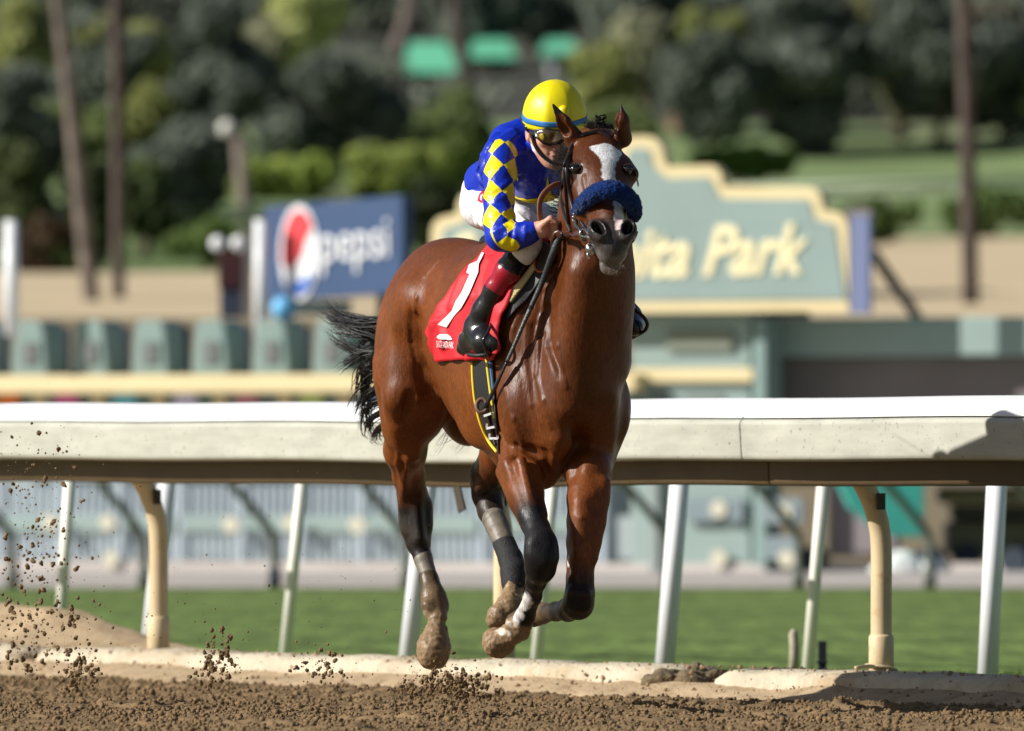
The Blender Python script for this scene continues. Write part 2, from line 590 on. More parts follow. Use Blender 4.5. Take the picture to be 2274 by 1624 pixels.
# mown bands: faint stripes across the course and a little streaky grain
nt = M_turf.node_tree; pb = nt.nodes['Principled BSDF']; src = pb.inputs['Base Color'].links[0].from_socket
def streak(m, vec, sc, lo, hi, a=.35, b_=.65):
    nt_m = m.node_tree; pbm = nt_m.nodes['Principled BSDF']; s_ = pbm.inputs['Base Color'].links[0].from_socket
    g_ = nt_m.nodes.new('ShaderNodeNewGeometry'); m_ = nt_m.nodes.new('ShaderNodeMapping'); m_.inputs['Scale'].default_value = vec; nt_m.links.new(g_.outputs['Position'], m_.inputs['Vector'])
    n_ = nt_m.nodes.new('ShaderNodeTexNoise'); n_.inputs['Scale'].default_value = sc; n_.inputs['Detail'].default_value = 4; nt_m.links.new(m_.outputs[0], n_.inputs['Vector'])
    r_ = nt_m.nodes.new('ShaderNodeMapRange'); r_.inputs['From Min'].default_value = a; r_.inputs['From Max'].default_value = b_; r_.inputs['To Min'].default_value = lo; r_.inputs['To Max'].default_value = hi; nt_m.links.new(n_.outputs['Fac'], r_.inputs['Value'])
    x_ = nt_m.nodes.new('ShaderNodeMix'); x_.data_type = 'RGBA'; x_.blend_type = 'MULTIPLY'; x_.inputs['Factor'].default_value = 1; nt_m.links.new(s_, x_.inputs['A']); nt_m.links.new(r_.outputs[0], x_.inputs['B']); nt_m.links.new(x_.outputs['Result'], pbm.inputs['Base Color'])
streak(M_turf, (3.0, .35, 1), 2.2, .72, 1.28)
streak(M_turf, (9.0, 1.1, 1), 3.0, .8, 1.2)
nt = M_turf.node_tree; pb = nt.nodes['Principled BSDF']; src = pb.inputs['Base Color'].links[0].from_socket
ge = nt.nodes.new('ShaderNodeNewGeometry'); mp = nt.nodes.new('ShaderNodeMapping'); mp.inputs['Scale'].default_value = (.02, .55, 1); nt.links.new(ge.outputs['Position'], mp.inputs['Vector'])
ns_ = nt.nodes.new('ShaderNodeTexNoise'); ns_.inputs['Scale'].default_value = 1.0; ns_.inputs['Detail'].default_value = 3; nt.links.new(mp.outputs[0], ns_.inputs['Vector'])
mr = nt.nodes.new('ShaderNodeMapRange'); mr.inputs['From Min'].default_value = .35; mr.inputs['From Max'].default_value = .65; mr.inputs['To Min'].default_value = .82; mr.inputs['To Max'].default_value = 1.2; nt.links.new(ns_.outputs['Fac'], mr.inputs['Value'])
mx = nt.nodes.new('ShaderNodeMix'); mx.data_type = 'RGBA'; mx.blend_type = 'MULTIPLY'; mx.inputs['Factor'].default_value = 1; nt.links.new(src, mx.inputs['A']); nt.links.new(mr.outputs[0], mx.inputs['B']); nt.links.new(mx.outputs['Result'], pb.inputs['Base Color'])
n = 60000
yy = 33.6 + 5 * rng.uniform(0, 1, n)
xx = rng.uniform(-1, 1, n) * (yy * 1200 / FPX)
off = ((np.stack([xx, yy], 1) - KP) @ KN) < -.33
xx, yy = xx[off], yy[off]; n = len(xx)
hh = rng.uniform(.012, .032, n); an = rng.uniform(0, math.pi, n); wd = rng.uniform(.004, .009, n)
lean = rng.normal(0, .02, (n, 2))
A_ = np.stack([xx - wd * np.cos(an), yy - wd * np.sin(an), np.full(n, -.012)], 1); B_ = np.stack([xx + wd * np.cos(an), yy + wd * np.sin(an), np.full(n, -.012)], 1); C_ = np.stack([xx + lean[:, 0], yy + lean[:, 1], hh], 1)
M_blade = mat('grass_blade', srgb(97, 117, 60), rough=.6, spec=.25, noise_scale=.6, noise_amt=.08)
o = link('grass', mesh_from('grass', np.stack([A_, B_, C_], 1).reshape(-1, 3), np.arange(n * 3).reshape(-1, 3), smooth=False), M_blade)
tag(o, 'short mown green grass of the turf course', 'grass', kind='stuff')

# ---- kerb of long rounded beams
M_kerb = mat('kerb_concrete', srgb(190, 179, 157), rough=.9, spec=.15, noise_scale=7, noise_amt=.12, bump=.016, bump_scale=26, noise2=(3.2, srgb(168, 148, 120), .5, .72))
def kerb(t0, t1, label, broken=False, seed=0):
    prof = [(.015, -.06), (.02, .03), (.008, .085), (-.03, .112), (-.14, .120), (-.30, .112), (-.345, .06), (-.35, -.06)]
    ns = max(4, int(abs(t1 - t0) / .05)); V, F = [], []
    for i in range(ns + 1):
        t = t0 + (t1 - t0) * i / ns
        e = min(i, ns - i)
        sh = 1 - (.30 if e == 0 else .10 if e == 1 else .03 if e == 2 else 0)
        for k, (nn0, zz) in enumerate(prof):
            jz = .014 * mnoise.noise(Vector((t * 2.3, k * .7, seed))) + .006 * mnoise.noise(Vector((t * 9, k * 1.7, seed + 4)))
            V.append(Kp(t, -.16 + (nn0 + .16) * sh + jz * .7, (zz * sh if zz > 0 else zz) + (jz if zz > 0 else 0)))
    m = len(prof)
    for i in range(ns):
        for k in range(m - 1):
            F.append((i * m + k, i * m + k + 1, (i + 1) * m + k + 1, (i + 1) * m + k))
    F.append(tuple(range(m))); F.append(tuple(ns * m + k for k in reversed(range(m))))
    mb = MB(); mb.add(V, F)
    o = mb.build('kerb_beam', M_kerb, smooth=True)
    for p in o.data.polygons[-2:]: p.use_smooth = False
    return tag(o, label, 'kerb', 'kerb beams along the edge of the dirt')
tg = t_at(1566, .0)
kerb(-4.0, tg, 'pale concrete kerb beam at the right with rope round the rail post on it', seed=1)
kb = kerb(tg + .26, t_at(60, 0), 'longest pale kerb beam running under the galloping horse', seed=2)
def chunk(name, c, r, seed, m, parent=None, amp=.35):
    bm = bmesh.new(); bmesh.ops.create_icosphere(bm, subdivisions=4, radius=1)
    for v in bm.verts:
        v.co *= 1 + amp * mnoise.noise(v.co * 1.6 + Vector((seed, 2, 5))) + .5 * amp * mnoise.noise(v.co * 4.5 + Vector((seed, seed, 1))) + .22 * amp * mnoise.noise(v.co * 11 + Vector((seed, 3, 9)))
        v.co = Vector((v.co.x * r[0], v.co.y * r[1], v.co.z * r[2]))
    me = bpy.data.meshes.new(name); bm.to_mesh(me); bm.free(); me.polygons.foreach_set('use_smooth', np.ones(len(me.polygons), dtype=bool))
    o = link(name, me, m, parent); o.location = c; return o
M_core = mat('broken_concrete', srgb(104, 90, 68), rough=.95, noise_scale=22, noise_amt=.35, bump=.02, bump_scale=40)
chunk('broken_end', Kp(tg + .22, -.14, .035), (.13, .14, .082), 3.0, M_core, kb)
chunk('broken_end', Kp(tg + .30, -.05, .05), (.09, .08, .06), 8.0, M_core, kb)
# crumbs kicked onto the sand and the kerb
nq_ = 3200
tq_ = rng.uniform(-3.5, 8, nq_); nv_ = rng.uniform(-.25, .30, nq_)
zq_ = np.interp(nv_, [-.25, -.03, .02, .08, .2, .3], [.118, .117, .075, .055, .022, -.02])
xyq = KP + tq_[:, None] * KD + nv_[:, None] * KN
tag(link('sand_crumbs', clod_mesh('sand_crumbs', np.concatenate([xyq, zq_[:, None]], 1), np.clip(rng.gamma(1.3, .0022, nq_), .001, .011)), mat('crumb', srgb(150, 124, 94), rough=.95, noise_scale=60, noise_amt=.3)), 'small crumbs of dirt lying on the pale sand and kerb', 'dirt', kind='stuff')
kerb(t_at(60, 0) + .12, 10, 'kerb beam end partly buried by the sand bank', seed=3)

# ---- main rail: white cap, cream fascia, lower lip, goosenecks
M_rail = mat('cream_fascia', srgb(178, 177, 163), rough=.45, spec=.4, noise_scale=4, noise_amt=.06, noise2=(7, srgb(168, 167, 156), .54, .78), bump=.002, bump_scale=12)
streak(M_rail, (1, 1, 1), 60, .55, 1.0, .30, .36)
streak(M_rail, (1, 1, 5), 5, .90, 1.05)
M_cap = mat('white_cap', (.84, .84, .83), rough=.4)
M_post = mat('cream_post', srgb(206, 184, 146), rough=.5, noise_scale=6, noise_amt=.1, noise2=(22, srgb(186, 152, 106), .58, .8))
M_lip = mat('shaded_lip', srgb(90, 74, 52), rough=.5, noise_scale=5, noise_amt=.15)  # shade under the fascia is put into this dark brown
M_dk = mat('dark_bracket', srgb(60, 52, 40), rough=.6)
rail = empty('racetrack_rail', Kp(0, -.2, 0))
tag(rail, 'cream and white rail on curved posts beside the dirt track', 'rail')
joints = [t_at(1650), t_at(868), -1.6, 6.9, 9.8, -4.2]
joints = sorted(joints)
def sag(t): return .006 * math.sin(t * 1.3) + .004 * math.sin(t * 2.9 + 1)
def rail_strip(name, prof, t0, t1, m, smooth=True):
    ns = max(6, int((t1 - t0) / .12)); V, F = [], []
    for i in range(ns + 1):
        t = t0 + (t1 - t0) * i / ns
        dent = .012 * math.exp(-(min(t - t0, t1 - t) / .12) ** 2)
        for (a, z) in prof: V.append(Kp(t, a - dent * (1 if z < .93 else .3), z + sag(t)))
    mm = len(prof)
    for i in range(ns):
        for k in range(mm - 1): F.append((i * mm + k, i * mm + k + 1, (i + 1) * mm + k + 1, (i + 1) * mm + k))
    F.append(tuple(range(mm))); F.append(tuple(ns * mm + k for k in reversed(range(mm))))
    for i in range(ns): F.append((i * mm + mm - 1, i * mm, (i + 1) * mm, (i + 1) * mm + mm - 1))
    mb = MB(); mb.add(V, F)
    o = mb.build(name, m, rail)
    b = o.modifiers.new('bevel', 'BEVEL'); b.width = .006; b.segments = 2; b.limit_method = 'ANGLE'; b.angle_limit = .5
    return o
FA = .02
for i in range(len(joints) - 1):
    t0, t1 = joints[i] + .0012, joints[i + 1] - .0012
    rail_strip('fascia', [(FA - .13, .872), (FA - .008, .878), (FA, .889), (FA, 1.012), (FA - .010, 1.025), (FA - .06, 1.03), (FA - .13, .90)], t0, t1, M_rail)
    rail_strip('cap', [(FA - .012, 1.031), (FA - .035, 1.062), (FA - .085, 1.092), (FA - .16, 1.104), (FA - .24, 1.09), (FA - .26, 1.04), (FA - .1, 1.034)], t0, t1, M_cap)
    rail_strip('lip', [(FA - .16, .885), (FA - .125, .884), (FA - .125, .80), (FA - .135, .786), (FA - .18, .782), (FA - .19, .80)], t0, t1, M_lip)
for px, rope in ((352, False), (1118, False), (1957, True), (2740, False), (-420, False)):
    t = t_at(px, -.37)
    pts = [Kp(t, -.37, .02), Kp(t, -.37, .35), Kp(t, -.37, .56), Kp(t, -.355, .66), Kp(t, -.31, .76), Kp(t, -.24, .85), Kp(t, -.16, .93), Kp(t, -.10, .985)]
    mb = MB(); mb.tube(spline(pts, 6), .0385, 20)
    po = mb.build('post', M_post, rail, smooth=True)
    mb = MB(); mb.tube([Kp(t, -.37, .0), Kp(t, -.37, .235), Kp(t, -.37, .245)], [.046, .046, .041], 20); mb.build('sleeve', M_post, po, smooth=True)
    mb = MB(); mb.box(Kp(t - .05, -.33, .73), (.008, .035, .06), np.stack([KD3, KN3, UP])); mb.build('bracket', M_dk, po)
    if rope:
        mb = MB()
        loop = [Kp(t, -.37, .122 + .012 * math.sin(q)) + .056 * (KD3 * math.cos(q) + KN3 * math.sin(q)) for q in np.linspace(0, 6 * math.pi, 60)]
        loop += [Kp(t - .07, -.28, .130), Kp(t - .13, -.20, .134), Kp(t - .17, -.12, .13)]
        mb.tube(spline(loop, 3), .0065, 8)
        rp_ = mb.build('rope', mat('old_rope', srgb(196, 176, 140), rough=.9), None, smooth=True)
        tag(rp_, 'pale rope wound round the foot of the right hand curved rail post', 'rope')
mb = MB(); tb = t_at(1010, -.1)
mb.box(Kp(tb, -.12, .74), (.045, .008, .12), np.stack([KD3 * .93 + UP * -.36, KN3, UP * .93 + KD3 * .36])); mb.build('strap', M_dk, rail)

# ---- portable turf rails behind: leaning white posts
M_wpost = mat('white_post', (.82, .83, .84), rough=.35, noise_scale=3, noise_amt=.03)
M_opost = mat('offwhite_post', srgb(236, 232, 220), rough=.4, noise_scale=3, noise_amt=.05)
def turf_rail(label, n_off, posts, rad, zt, m, m2):
    e = empty('turf_rail', Kp(2, n_off, 0)); tag(e, label, 'rail')
    mb = MB(); mb.tube([Kp(-6, n_off, zt) + .04 * -KN3, Kp(26, n_off, zt) + .04 * -KN3], .038, 14); mb.build('top_rail', m, e, smooth=True)
    for xb, xt in posts:
        t = t_at(xb, n_off)
        p0 = Kp(t, n_off, -.01)
        d = p0[1]
        p1 = np.array([p0[0] + (xt - xb) / FPX * d * (zt + .01) / (410 * d / FPX), d + .03, zt])
        mb = MB(); mb.tube([p0, p1], rad, 16); mb.build('post', m2, e, smooth=True)
turf_rail('bright white portable rail with thick leaning posts just behind the cream rail', -2.0, [(903, 948), (1474, 1507), (2192, 2212), (328, 372), (2700, 2722), (-250, -205)], .040, .98, M_wpost, M_wpost)
turf_rail('off white portable rail with thinner leaning posts standing on the turf', -3.0, [(632, 672), (1190, 1228), (1793, 1827), (130, 156), (2420, 2450), (-330, -300)], .0255, .98, M_opost, M_opost)
# stakes lashed to a post foot
t = t_at(1762, -2.7)
mb = MB(); p = Kp(t, -2.7, 0); mb.tube([p, p + np.array([.004, 0, .10]), p + np.array([0, 0, .165]), p + np.array([.002, 0, .185])], [.021, .020, .019, .010], 10)
tag(mb.build('wooden_stake', mat('grey_wood', srgb(170, 160, 140), rough=.9, noise_scale=30, noise_amt=.2), smooth=True), 'short pale wooden stake standing beside the lashed thin white post', 'stake')
p = Kp(t_at(1826, -2.7), -2.7, 0)
mb = MB(); mb.box(p + np.array([0, 0, .07]), (.034, .03, .14)); mb.box(p + np.array([-.002, -.02, .055]), (.045, .012, .012)); mb.box(p + np.array([-.001, -.02, .025]), (.044, .012, .010))
tag(mb.build('dark_stake', mat('navy_paint', srgb(28, 32, 42), rough=.6), bevel=.003), 'short dark stake with two pale lashings at the foot of the thin white post', 'stake')
# ================================================================== BACKGROUND (70 m and beyond)
def hz(X, d):
    """ground height beyond the turf course"""
    return float(np.interp(d, [0, 77, 90, 130, 152, 300, 500, 900], [0, -.01, 2.2, 3.95, 6.25, 17, 42, 95]))
def d_on_ground(yb):
    ds = np.linspace(108, 330, 900)
    ys = np.array([HY - (hz(0, d) - HC) * FPX / d for d in ds])
    return float(np.interp(-yb, -ys, ds))
def sheet(name, d0, d1, m, nd=12, nx=24, half=1.6, lift=0.0, x0=None, x1=None):
    ds = np.linspace(d0, d1, nd); V = []
    for d in ds:
        w = d * 1137 / FPX * half + 4
        for x in np.linspace(-w if x0 is None else x0, w if x1 is None else x1, nx):
            V.append((x, d, hz(x, d) + lift + (.25 * (mnoise.noise(Vector((x * .11, d * .06, 0)))) if d > 131 else 0)))
    F = np.array([(i * nx + j, i * nx + j + 1, (i + 1) * nx + j + 1, (i + 1) * nx + j) for i in range(nd - 1) for j in range(nx - 1)])
    return tag(link(name, mesh_from(name, np.array(V), F), m), kind='structure')
M_pink = mat('pale_path', srgb(186, 178, 172), rough=.9, noise_scale=1, noise_amt=.1)
sheet('path', 64.5, 77, M_pink, half=3, lift=.004)
M_bank = mat('bank_soil', srgb(120, 108, 84), rough=.95)
sheet('bank', 77, 90, M_bank, half=3)
M_tan = mat('tan_dirt', srgb(190, 171, 138), rough=.95, noise_scale=.4, noise_amt=.08)
sheet('training_track', 90, 108, M_tan, nd=20, half=2.5)
sheet('training_track', 108, 127, M_tan, nd=20, x0=2.2, x1=40)
M_slope0 = mat('grass_low', srgb(92, 112, 60), rough=.9, noise_scale=.5, noise_amt=.2)
sheet('grass_field', 108, 130, M_slope0, nd=20, x0=-40, x1=2.2)
sheet('grass_field', 127, 130, M_slope0, nd=4, x0=2.2, x1=40)
M_slope = mat('grass_slope', srgb(112, 130, 82), rough=.9, noise_scale=.35, noise_amt=.25, noise2=(.22, srgb(128, 128, 96), .52, .7))
sheet('grass_slope', 130, 152, M_slope, nd=20, half=2.5)
M_hill = mat('wooded_hill', srgb(58, 58, 48), rough=.95, noise_scale=.15, noise_amt=.35)
sheet('hill', 152, 900, M_hill, nd=40, nx=40, half=1.8)

M_teal = mat('teal_paint', srgb(140, 158, 154), rough=.5, noise_scale=2, noise_amt=.05)
M_tealp = mat('teal_pad', srgb(128, 148, 142), rough=.6, noise_scale=3, noise_amt=.06)
M_navy2 = mat('navy_opening', srgb(40, 50, 62), rough=.7)
M_cream = mat('cream_paint', srgb(222, 204, 158), rough=.5, noise_scale=2, noise_amt=.04)
M_grey = mat('grey_panel', srgb(118, 110, 110), rough=.7, noise_scale=2, noise_amt=.08)
M_bar = mat('grey_blue_bar', srgb(166, 178, 186), rough=.5)
M_winp = mat('window_pad', srgb(108, 112, 108), rough=.7)
GATE_ON = False
GD = 70.0
ga = math.radians(24)
GUX, GFN = np.array([math.cos(ga), -math.sin(ga), 0]), np.array([-math.sin(ga), -math.cos(ga), 0])
GO = N(760, HY, GD)
def gp(x, y, off=0.0):
    """point on the gate's front plane (moved off metres towards its front) seen at picture column x; y gives the height"""
    k = (x - CX) / FPX
    o = GO + GFN * off
    Y = (o @ GFN) / (k * GFN[0] + GFN[1])
    return np.array([k * Y, Y, HC + (HY - y) * GD / FPX])
def panel(mb, x0, x1, y0, y1, d, th=.08):
    """upright box seen at picture rectangle x0..x1, y0..y1 with its front at distance d"""
    if GATE_ON:
        off = GD - d
        a, b = gp(x0, y1, off), gp(x1, y0, off)
        m_ = (a + b) / 2 - GFN * (th / 2)
        return mb.box(m_, (float(np.linalg.norm((b - a)[:2])), th, abs(b[2] - a[2])), np.stack([GUX, GFN, UP]))
    a, b = N(x0, y1, d), N(x1, y0, d)
    return mb.box(((a[0] + b[0]) / 2, d + th / 2, (a[2] + b[2]) / 2), (abs(b[0] - a[0]), th, abs(b[2] - a[2])))
GATE_ON = True
gate = empty('starting_gate', N(700, 1280, GD))
tag(gate, 'long pale teal starting gate with a row of padded stalls and coloured number discs', 'starting gate')
def gpart(name, rects, m, d=GD, th=.08, bevel=.01):
    mb = MB()
    for r in rects: panel(mb, *r, d, th)
    return mb.build(name, m, gate, bevel=bevel)
xs = [-70 + 134 * i for i in range(12)]
for x in xs:
    if x > 1380: continue
    mb = MB()
    o_ = gp(x, 832, .25)
    mb.prism([(dx * GD / FPX, (832 - yy_) * GD / FPX) for dx, yy_ in ((-46, 832), (46, 832), (36, 722), (26, 710), (-26, 710), (-36, 722))], o_, GUX, UP, -GFN, .35)
    pd = mb.build('stall_pad', M_tealp, gate, bevel=.015)
    mb = MB(); panel(mb, x - 15, x + 15, 758, 806, GD - .27, .02); mb.build('pad_window', M_winp, pd)
    mb = MB(); panel(mb, x + 48, x + 86, 722, 832, GD + .25, .05); mb.build('stall_opening', M_navy2, gate)
    for yy0, yy1 in ((1078, 1146), (1184, 1246)):
        for bx in range(-52, 60, 17):
            if yy0 > 1100 or True:
                mb = MB(); panel(mb, x + bx - 4, x + bx + 4, yy0, yy1, GD + .02, .05); mb.build('gate_bar', M_bar, gate)
    mb = MB(); panel(mb, x - 58, x + 58, 1146, 1184, GD - .02, .06); mb.build('door_panel', M_teal, gate, bevel=.01)
    mb = MB(); panel(mb, x + 58, x + 76, 905, 1270, GD + .0, .1); mb.build('stall_post', M_bar, gate, bevel=.01)
gpart('top_beam', [(-200, 1410, 832, 872)], M_cream, GD - .3, .2)
gpart('lower_beam', [(-200, 1410, 872, 918)], mat('dull_teal', srgb(116, 134, 130), rough=.6), GD - .1, .2)
gpart('foot_beam', [(-200, 1700, 1248, 1274)], M_pink, GD - .1, .2)
gpart('stall_backs', [(-200, 1410, 925, 1250)], mat('stall_inside', srgb(172, 182, 184), rough=.7), GD + .6, .05)
disc_cols = [(232, 128, 50), (216, 110, 160), (110, 190, 205), (206, 200, 226), (190, 130, 140), (190, 205, 130), (120, 160, 210), (220, 200, 90)]
for i, x in enumerate([17, 146, 276, 411, 546, 690, 822, 955]):
    mb = MB(); p = gp(x, 893, .14)
    mb.prism([(.098 * math.cos(q), .098 * math.sin(q)) for q in np.linspace(0, 2 * math.pi, 24, endpoint=False)], p, GUX, UP, -GFN, .03)
    mb.build('number_disc', mat('disc_paint', srgb(*disc_cols[i]), rough=.5), gate)
    mb = MB(); panel(mb, x - 72, x - 46, 876, 912, GD - .12, .03); mb.build('cream_plate', M_cream, gate)
M_hub = mat('cream_disc', srgb(196, 192, 172), rough=.6)
for x, y in ((110, 1162), (238, 1162), (512, 1166), (645, 1162), (792, 1166), (245, 1243), (1595, 1128), (1741, 1136), (1746, 1236), (1595, 1236)):
    mb = MB(); p = gp(x, y, .14)
    mb.prism([(.064 * math.cos(q), .064 * math.sin(q)) for q in np.linspace(0, 2 * math.pi, 20, endpoint=False)], p, GUX, UP, -GFN, .03)
    mb.build('latch_disc', M_hub, gate)
# end tower of the gate on the right
gpart('tower_panel', [(1400, 1668, 700, 1262)], M_teal, GD - .05, .3, .02)
gpart('tower_panel', [(1672, 1702, 704, 1262)], mat('tower_edge', srgb(130, 152, 148), rough=.6), GD - .1, .3, .02)
gpart('tower_vent', [(1478, 1626, 742, 784)], mat('vent_grey', srgb(126, 132, 118), rough=.8), GD - .09, .04)
gpart('tower_band', [(1402, 1672, 822, 852)], M_cream, GD - .11, .05)
gpart('tower_window', [(1440, 1490, 880, 905), (1520, 1600, 880, 905)], M_winp, GD - .09, .04)
for r in ((1520, 1590, 1105, 1156), (1690, 1782, 1105, 1160), (1700, 1780, 1188, 1238), (1608, 1650, 1105, 1156)):
    gpart('tower_window', [r], mat('window_grey', srgb(122, 136, 142), rough=.6), GD - .12, .04)
gpart('tower_post', [(1440, 1462, 905, 1265)], mat('post_grey', srgb(140, 150, 148), rough=.6), GD - .14, .06)

trl = empty('gate_trailer', N(2000, 1280, GD + .6))
tag(trl, 'pale teal and grey trailer parked at the right end of the starting gate', 'trailer')
def tpart(name, rects, m, d, th=.1, bevel=.015):
    mb = MB()
    for r in rects: panel(mb, *r, d, th)
    return mb.build(name, m, trl, bevel=bevel)
tpart('roof_panel', [(1706, 2420, 712, 796)], M_teal, GD + .2, 1.4)
tpart('side_panel', [(1712, 2420, 796, 1075)], M_grey, GD + .45, 1.0)
tpart('hatch', [(1838, 1990, 1075, 1232)], mat('hatch_grey', srgb(126, 118, 120), rough=.7), GD + .3, .1)
tpart('frame_beam', [(1706, 2420, 1246, 1272)], M_pink, GD + .3, .3)
for x in (1800, 2060, 2250):
    mb = MB(); p = gp(x, 1240, -.25)
    mb.prism([(.10 * math.cos(q), .10 * math.sin(q)) for q in np.linspace(0, 2 * math.pi, 20, endpoint=False)], p, GUX, UP, -GFN, .12); mb.build('wheel', M_navy2, trl)
GATE_ON = False
# teal tarpaulin and white sacks, dark vehicle beyond
mb = MB()
pts = [(1856, 1060), (2052, 1056), (2052, 1194), (1962, 1190), (1888, 1128)]
mb.prism([(N(x, y, 66)[0], N(x, y, 66)[2]) for x, y in pts], (0, 66, 0), (1, 0, 0), UP, (0, 1, 0), .5)
tag(mb.build('tarpaulin', mat('teal_tarp', srgb(62, 164, 150), rough=.6, noise_scale=3, noise_amt=.1), bevel=.01), 'bright teal tarpaulin over a load in front of the trailer', 'tarpaulin')
bm = bmesh.new()
for k, (x, y, r) in enumerate(((2010, 1232, .12), (2055, 1240, .11), (1970, 1240, .10), (2030, 1210, .09))):
    bmesh.ops.create_icosphere(bm, subdivisions=2, radius=r, matrix=Matrix.Translation(Vector(N(x, y, 66.2))))
for k in range(4):
    me = bpy.data.meshes.new('sack')
x_s = [(2010, 1236, .15), (2060, 1244, .13), (1968, 1244, .12)]
bm.free()
labs = ['largest white sack under the teal tarpaulin', 'white sack to the right of the largest sack under the tarpaulin', 'white sack to the left of the largest sack under the tarpaulin']
for k, (x, y, r) in enumerate(x_s):
    bm = bmesh.new(); bmesh.ops.create_icosphere(bm, subdivisions=3, radius=r)
    for v in bm.verts: v.co += v.normal * .03 * mnoise.noise(v.co * 9 + Vector((k, 0, 0))); v.co.z *= .8
    me = bpy.data.meshes.new('sack'); bm.to_mesh(me); bm.free()
    o = link('sack', me, mat('sack_white', srgb(214, 218, 216), rough=.8)); o.location = N(x, y, 66.2); o.location.z = r * .74
    tag(o, labs[k], 'sack', 'white sacks under the tarpaulin')
car = empty('utility_cart', N(2200, 1262, 71)); tag(car, 'dark olive utility cart parked right of the teal tarpaulin', 'cart')
def cpart(name, rects, m, d=69, th=.9, bevel=.04):
    mb = MB()
    for r in rects: panel(mb, *r, d, th)
    return mb.build(name, m, car, bevel=bevel)
cpart('body', [(2105, 2330, 1160, 1236)], mat('olive_paint', srgb(78, 84, 56), rough=.5))
cpart('canopy', [(2090, 2340, 1082, 1120)], mat('olive_canopy', srgb(94, 98, 66), rough=.6))
cpart('cab_glass', [(2112, 2320, 1122, 1158)], mat('dark_glass', srgb(54, 60, 52), rough=.2), 69.1, .7)
for x in (2150, 2285):
    mb = MB(); p = N(x, 1240, 68.95)
    mb.prism([(.11 * math.cos(q), .11 * math.sin(q)) for q in np.linspace(0, 2 * math.pi, 24, endpoint=False)], p, (1, 0, 0), UP, (0, 1, 0), .12); mb.build('wheel', M_navy2, car)

# far turf rail; goosenecks coloured dark to stand for their shade
fr = empty('far_rail', N(900, 1300, 63.5)); tag(fr, 'far white running rail on curved posts darkened as if shaded at the edge of the grass', 'rail')
mb = MB(); mb.tube([N(-400, 1052, 63.2), N(2700, 1052, 63.2)], .05, 10); mb.build('top_rail', M_wpost, fr, smooth=True)
M_fp = mat('far_post', srgb(96, 100, 92), rough=.7); 
for x in [28 + 291 * i for i in range(-1, 9)]:
    mb = MB(); mb.tube(spline([N(x, 1306, 63.6), N(x, 1230, 63.6), N(x - 4, 1190, 63.6), N(x - 40, 1140, 63.55), N(x - 92, 1080, 63.5), N(x - 110, 1056, 63.45)], 5), .030, 10)
    po = mb.build('post', M_fp, fr, smooth=True)
    mb = MB(); mb.tube([N(x, 1306, 63.6), N(x, 1262, 63.6)], .042, 10); mb.build('sleeve', M_navy2 if x in (610, 1483) else M_fp, po, smooth=True)
g = MB(); a = N(0, 1300, 64.5); g.box((0, 65.2, .03), (40, .5, .12))
tag(g.build('far_kerb', mat('far_kerb', srgb(206, 200, 196), rough=.8)), kind='structure')

# ---- the park sign
GATE_ON = True
SD = 69.7
sg = empty('park_sign', N(1420, 700, SD)); tag(sg, 'stepped teal and cream sign lettered Santa Anita Park on top of the starting gate', 'sign')
def arc(cx, cy, r, a0, a1, n=6): return [(cx + r * math.cos(math.radians(a)), cy - r * math.sin(math.radians(a))) for a in np.linspace(a0, a1, n)]
half = [(1420, 316)] + arc(1432, 356, 40, 85, 20) + [(1474, 372)] + arc(1500, 404, 26, 180 + 10, 180 + 60, 3)[:0] + [(1484, 383)] + arc(1572, 411, 30, 90, 15) + [(1604, 428)] + arc(1792, 464, 32, 90, 20) + [(1826, 480)] + arc(1846, 520, 36, 60, 0) + [(1884, 700)]
full = half + [(2840 - x, y) for x, y in half[::-1][:-1]]
SO = gp(1420, HY, .3)
def sgx(pts): return [(float((gp(x, y, .3) - SO) @ GUX), float((HY - y) * GD / FPX)) for x, y in pts]
def inset(pts, k):
    cx_, cy_ = 1420, 560
    out = []
    n = len(pts)
    for i, (x, y) in enumerate(pts):
        (x0, y0), (x1, y1) = pts[i - 1], pts[(i + 1) % n]
        tx, ty = x1 - x0, y1 - y0; l = math.hypot(tx, ty) + 1e-6
        nx, ny = -ty / l, tx / l
        out.append((x + nx * k, y + ny * k))
    return out
mb = MB(); mb.prism(sgx(full), SO, GUX, UP, -GFN, .14); mb.build('frame', M_cream, sg)
mb = MB(); mb.prism(sgx(inset(full, 26)), SO + GFN * .012, GUX, UP, -GFN, .03); mb.build('board', M_teal, sg)
v, f = text_mesh('Santa Anita Park', 1.0, .35, .022)
w_ = v[:, 0].max() - v[:, 0].min(); h_ = v[:, 1].max()
vx = (v[:, 0] - .5 * (v[:, 0].max() + v[:, 0].min())) / w_
P = np.array([gp(1390 + a * 810, 622 - b / h_ * 108 - a * 14, .326) for a, b in zip(vx, v[:, 1])])
# script strokes are swashed taller than the font's
link('lettering', mesh_from('lettering', P, f, smooth=False), mat('cream_letter', srgb(246, 232, 186), rough=.5), sg).modifiers.new('thickness', 'SOLIDIFY').thickness = .012
mb = MB(); panel(mb, 1888, 1930, 496, 706, SD - .2, .06); mb.build('side_post', mat('violet_post', srgb(112, 122, 158), rough=.6), sg)
mb = MB(); panel(mb, 1878, 1934, 480, 496, SD - .2, .1); mb.build('post_cap', M_grey, sg)
mb = MB(); panel(mb, 1676, 1764, 696, 712, SD + .1, .3); mb.build('support', M_navy2, sg)
mb = MB(); mb.tube([N(1936, 560, SD + .6), N(2038, 706, SD + 1.4)], .045, 8); mb.build('brace', mat('brace_grey', srgb(112, 106, 92), rough=.7), sg, smooth=True)

GATE_ON = False
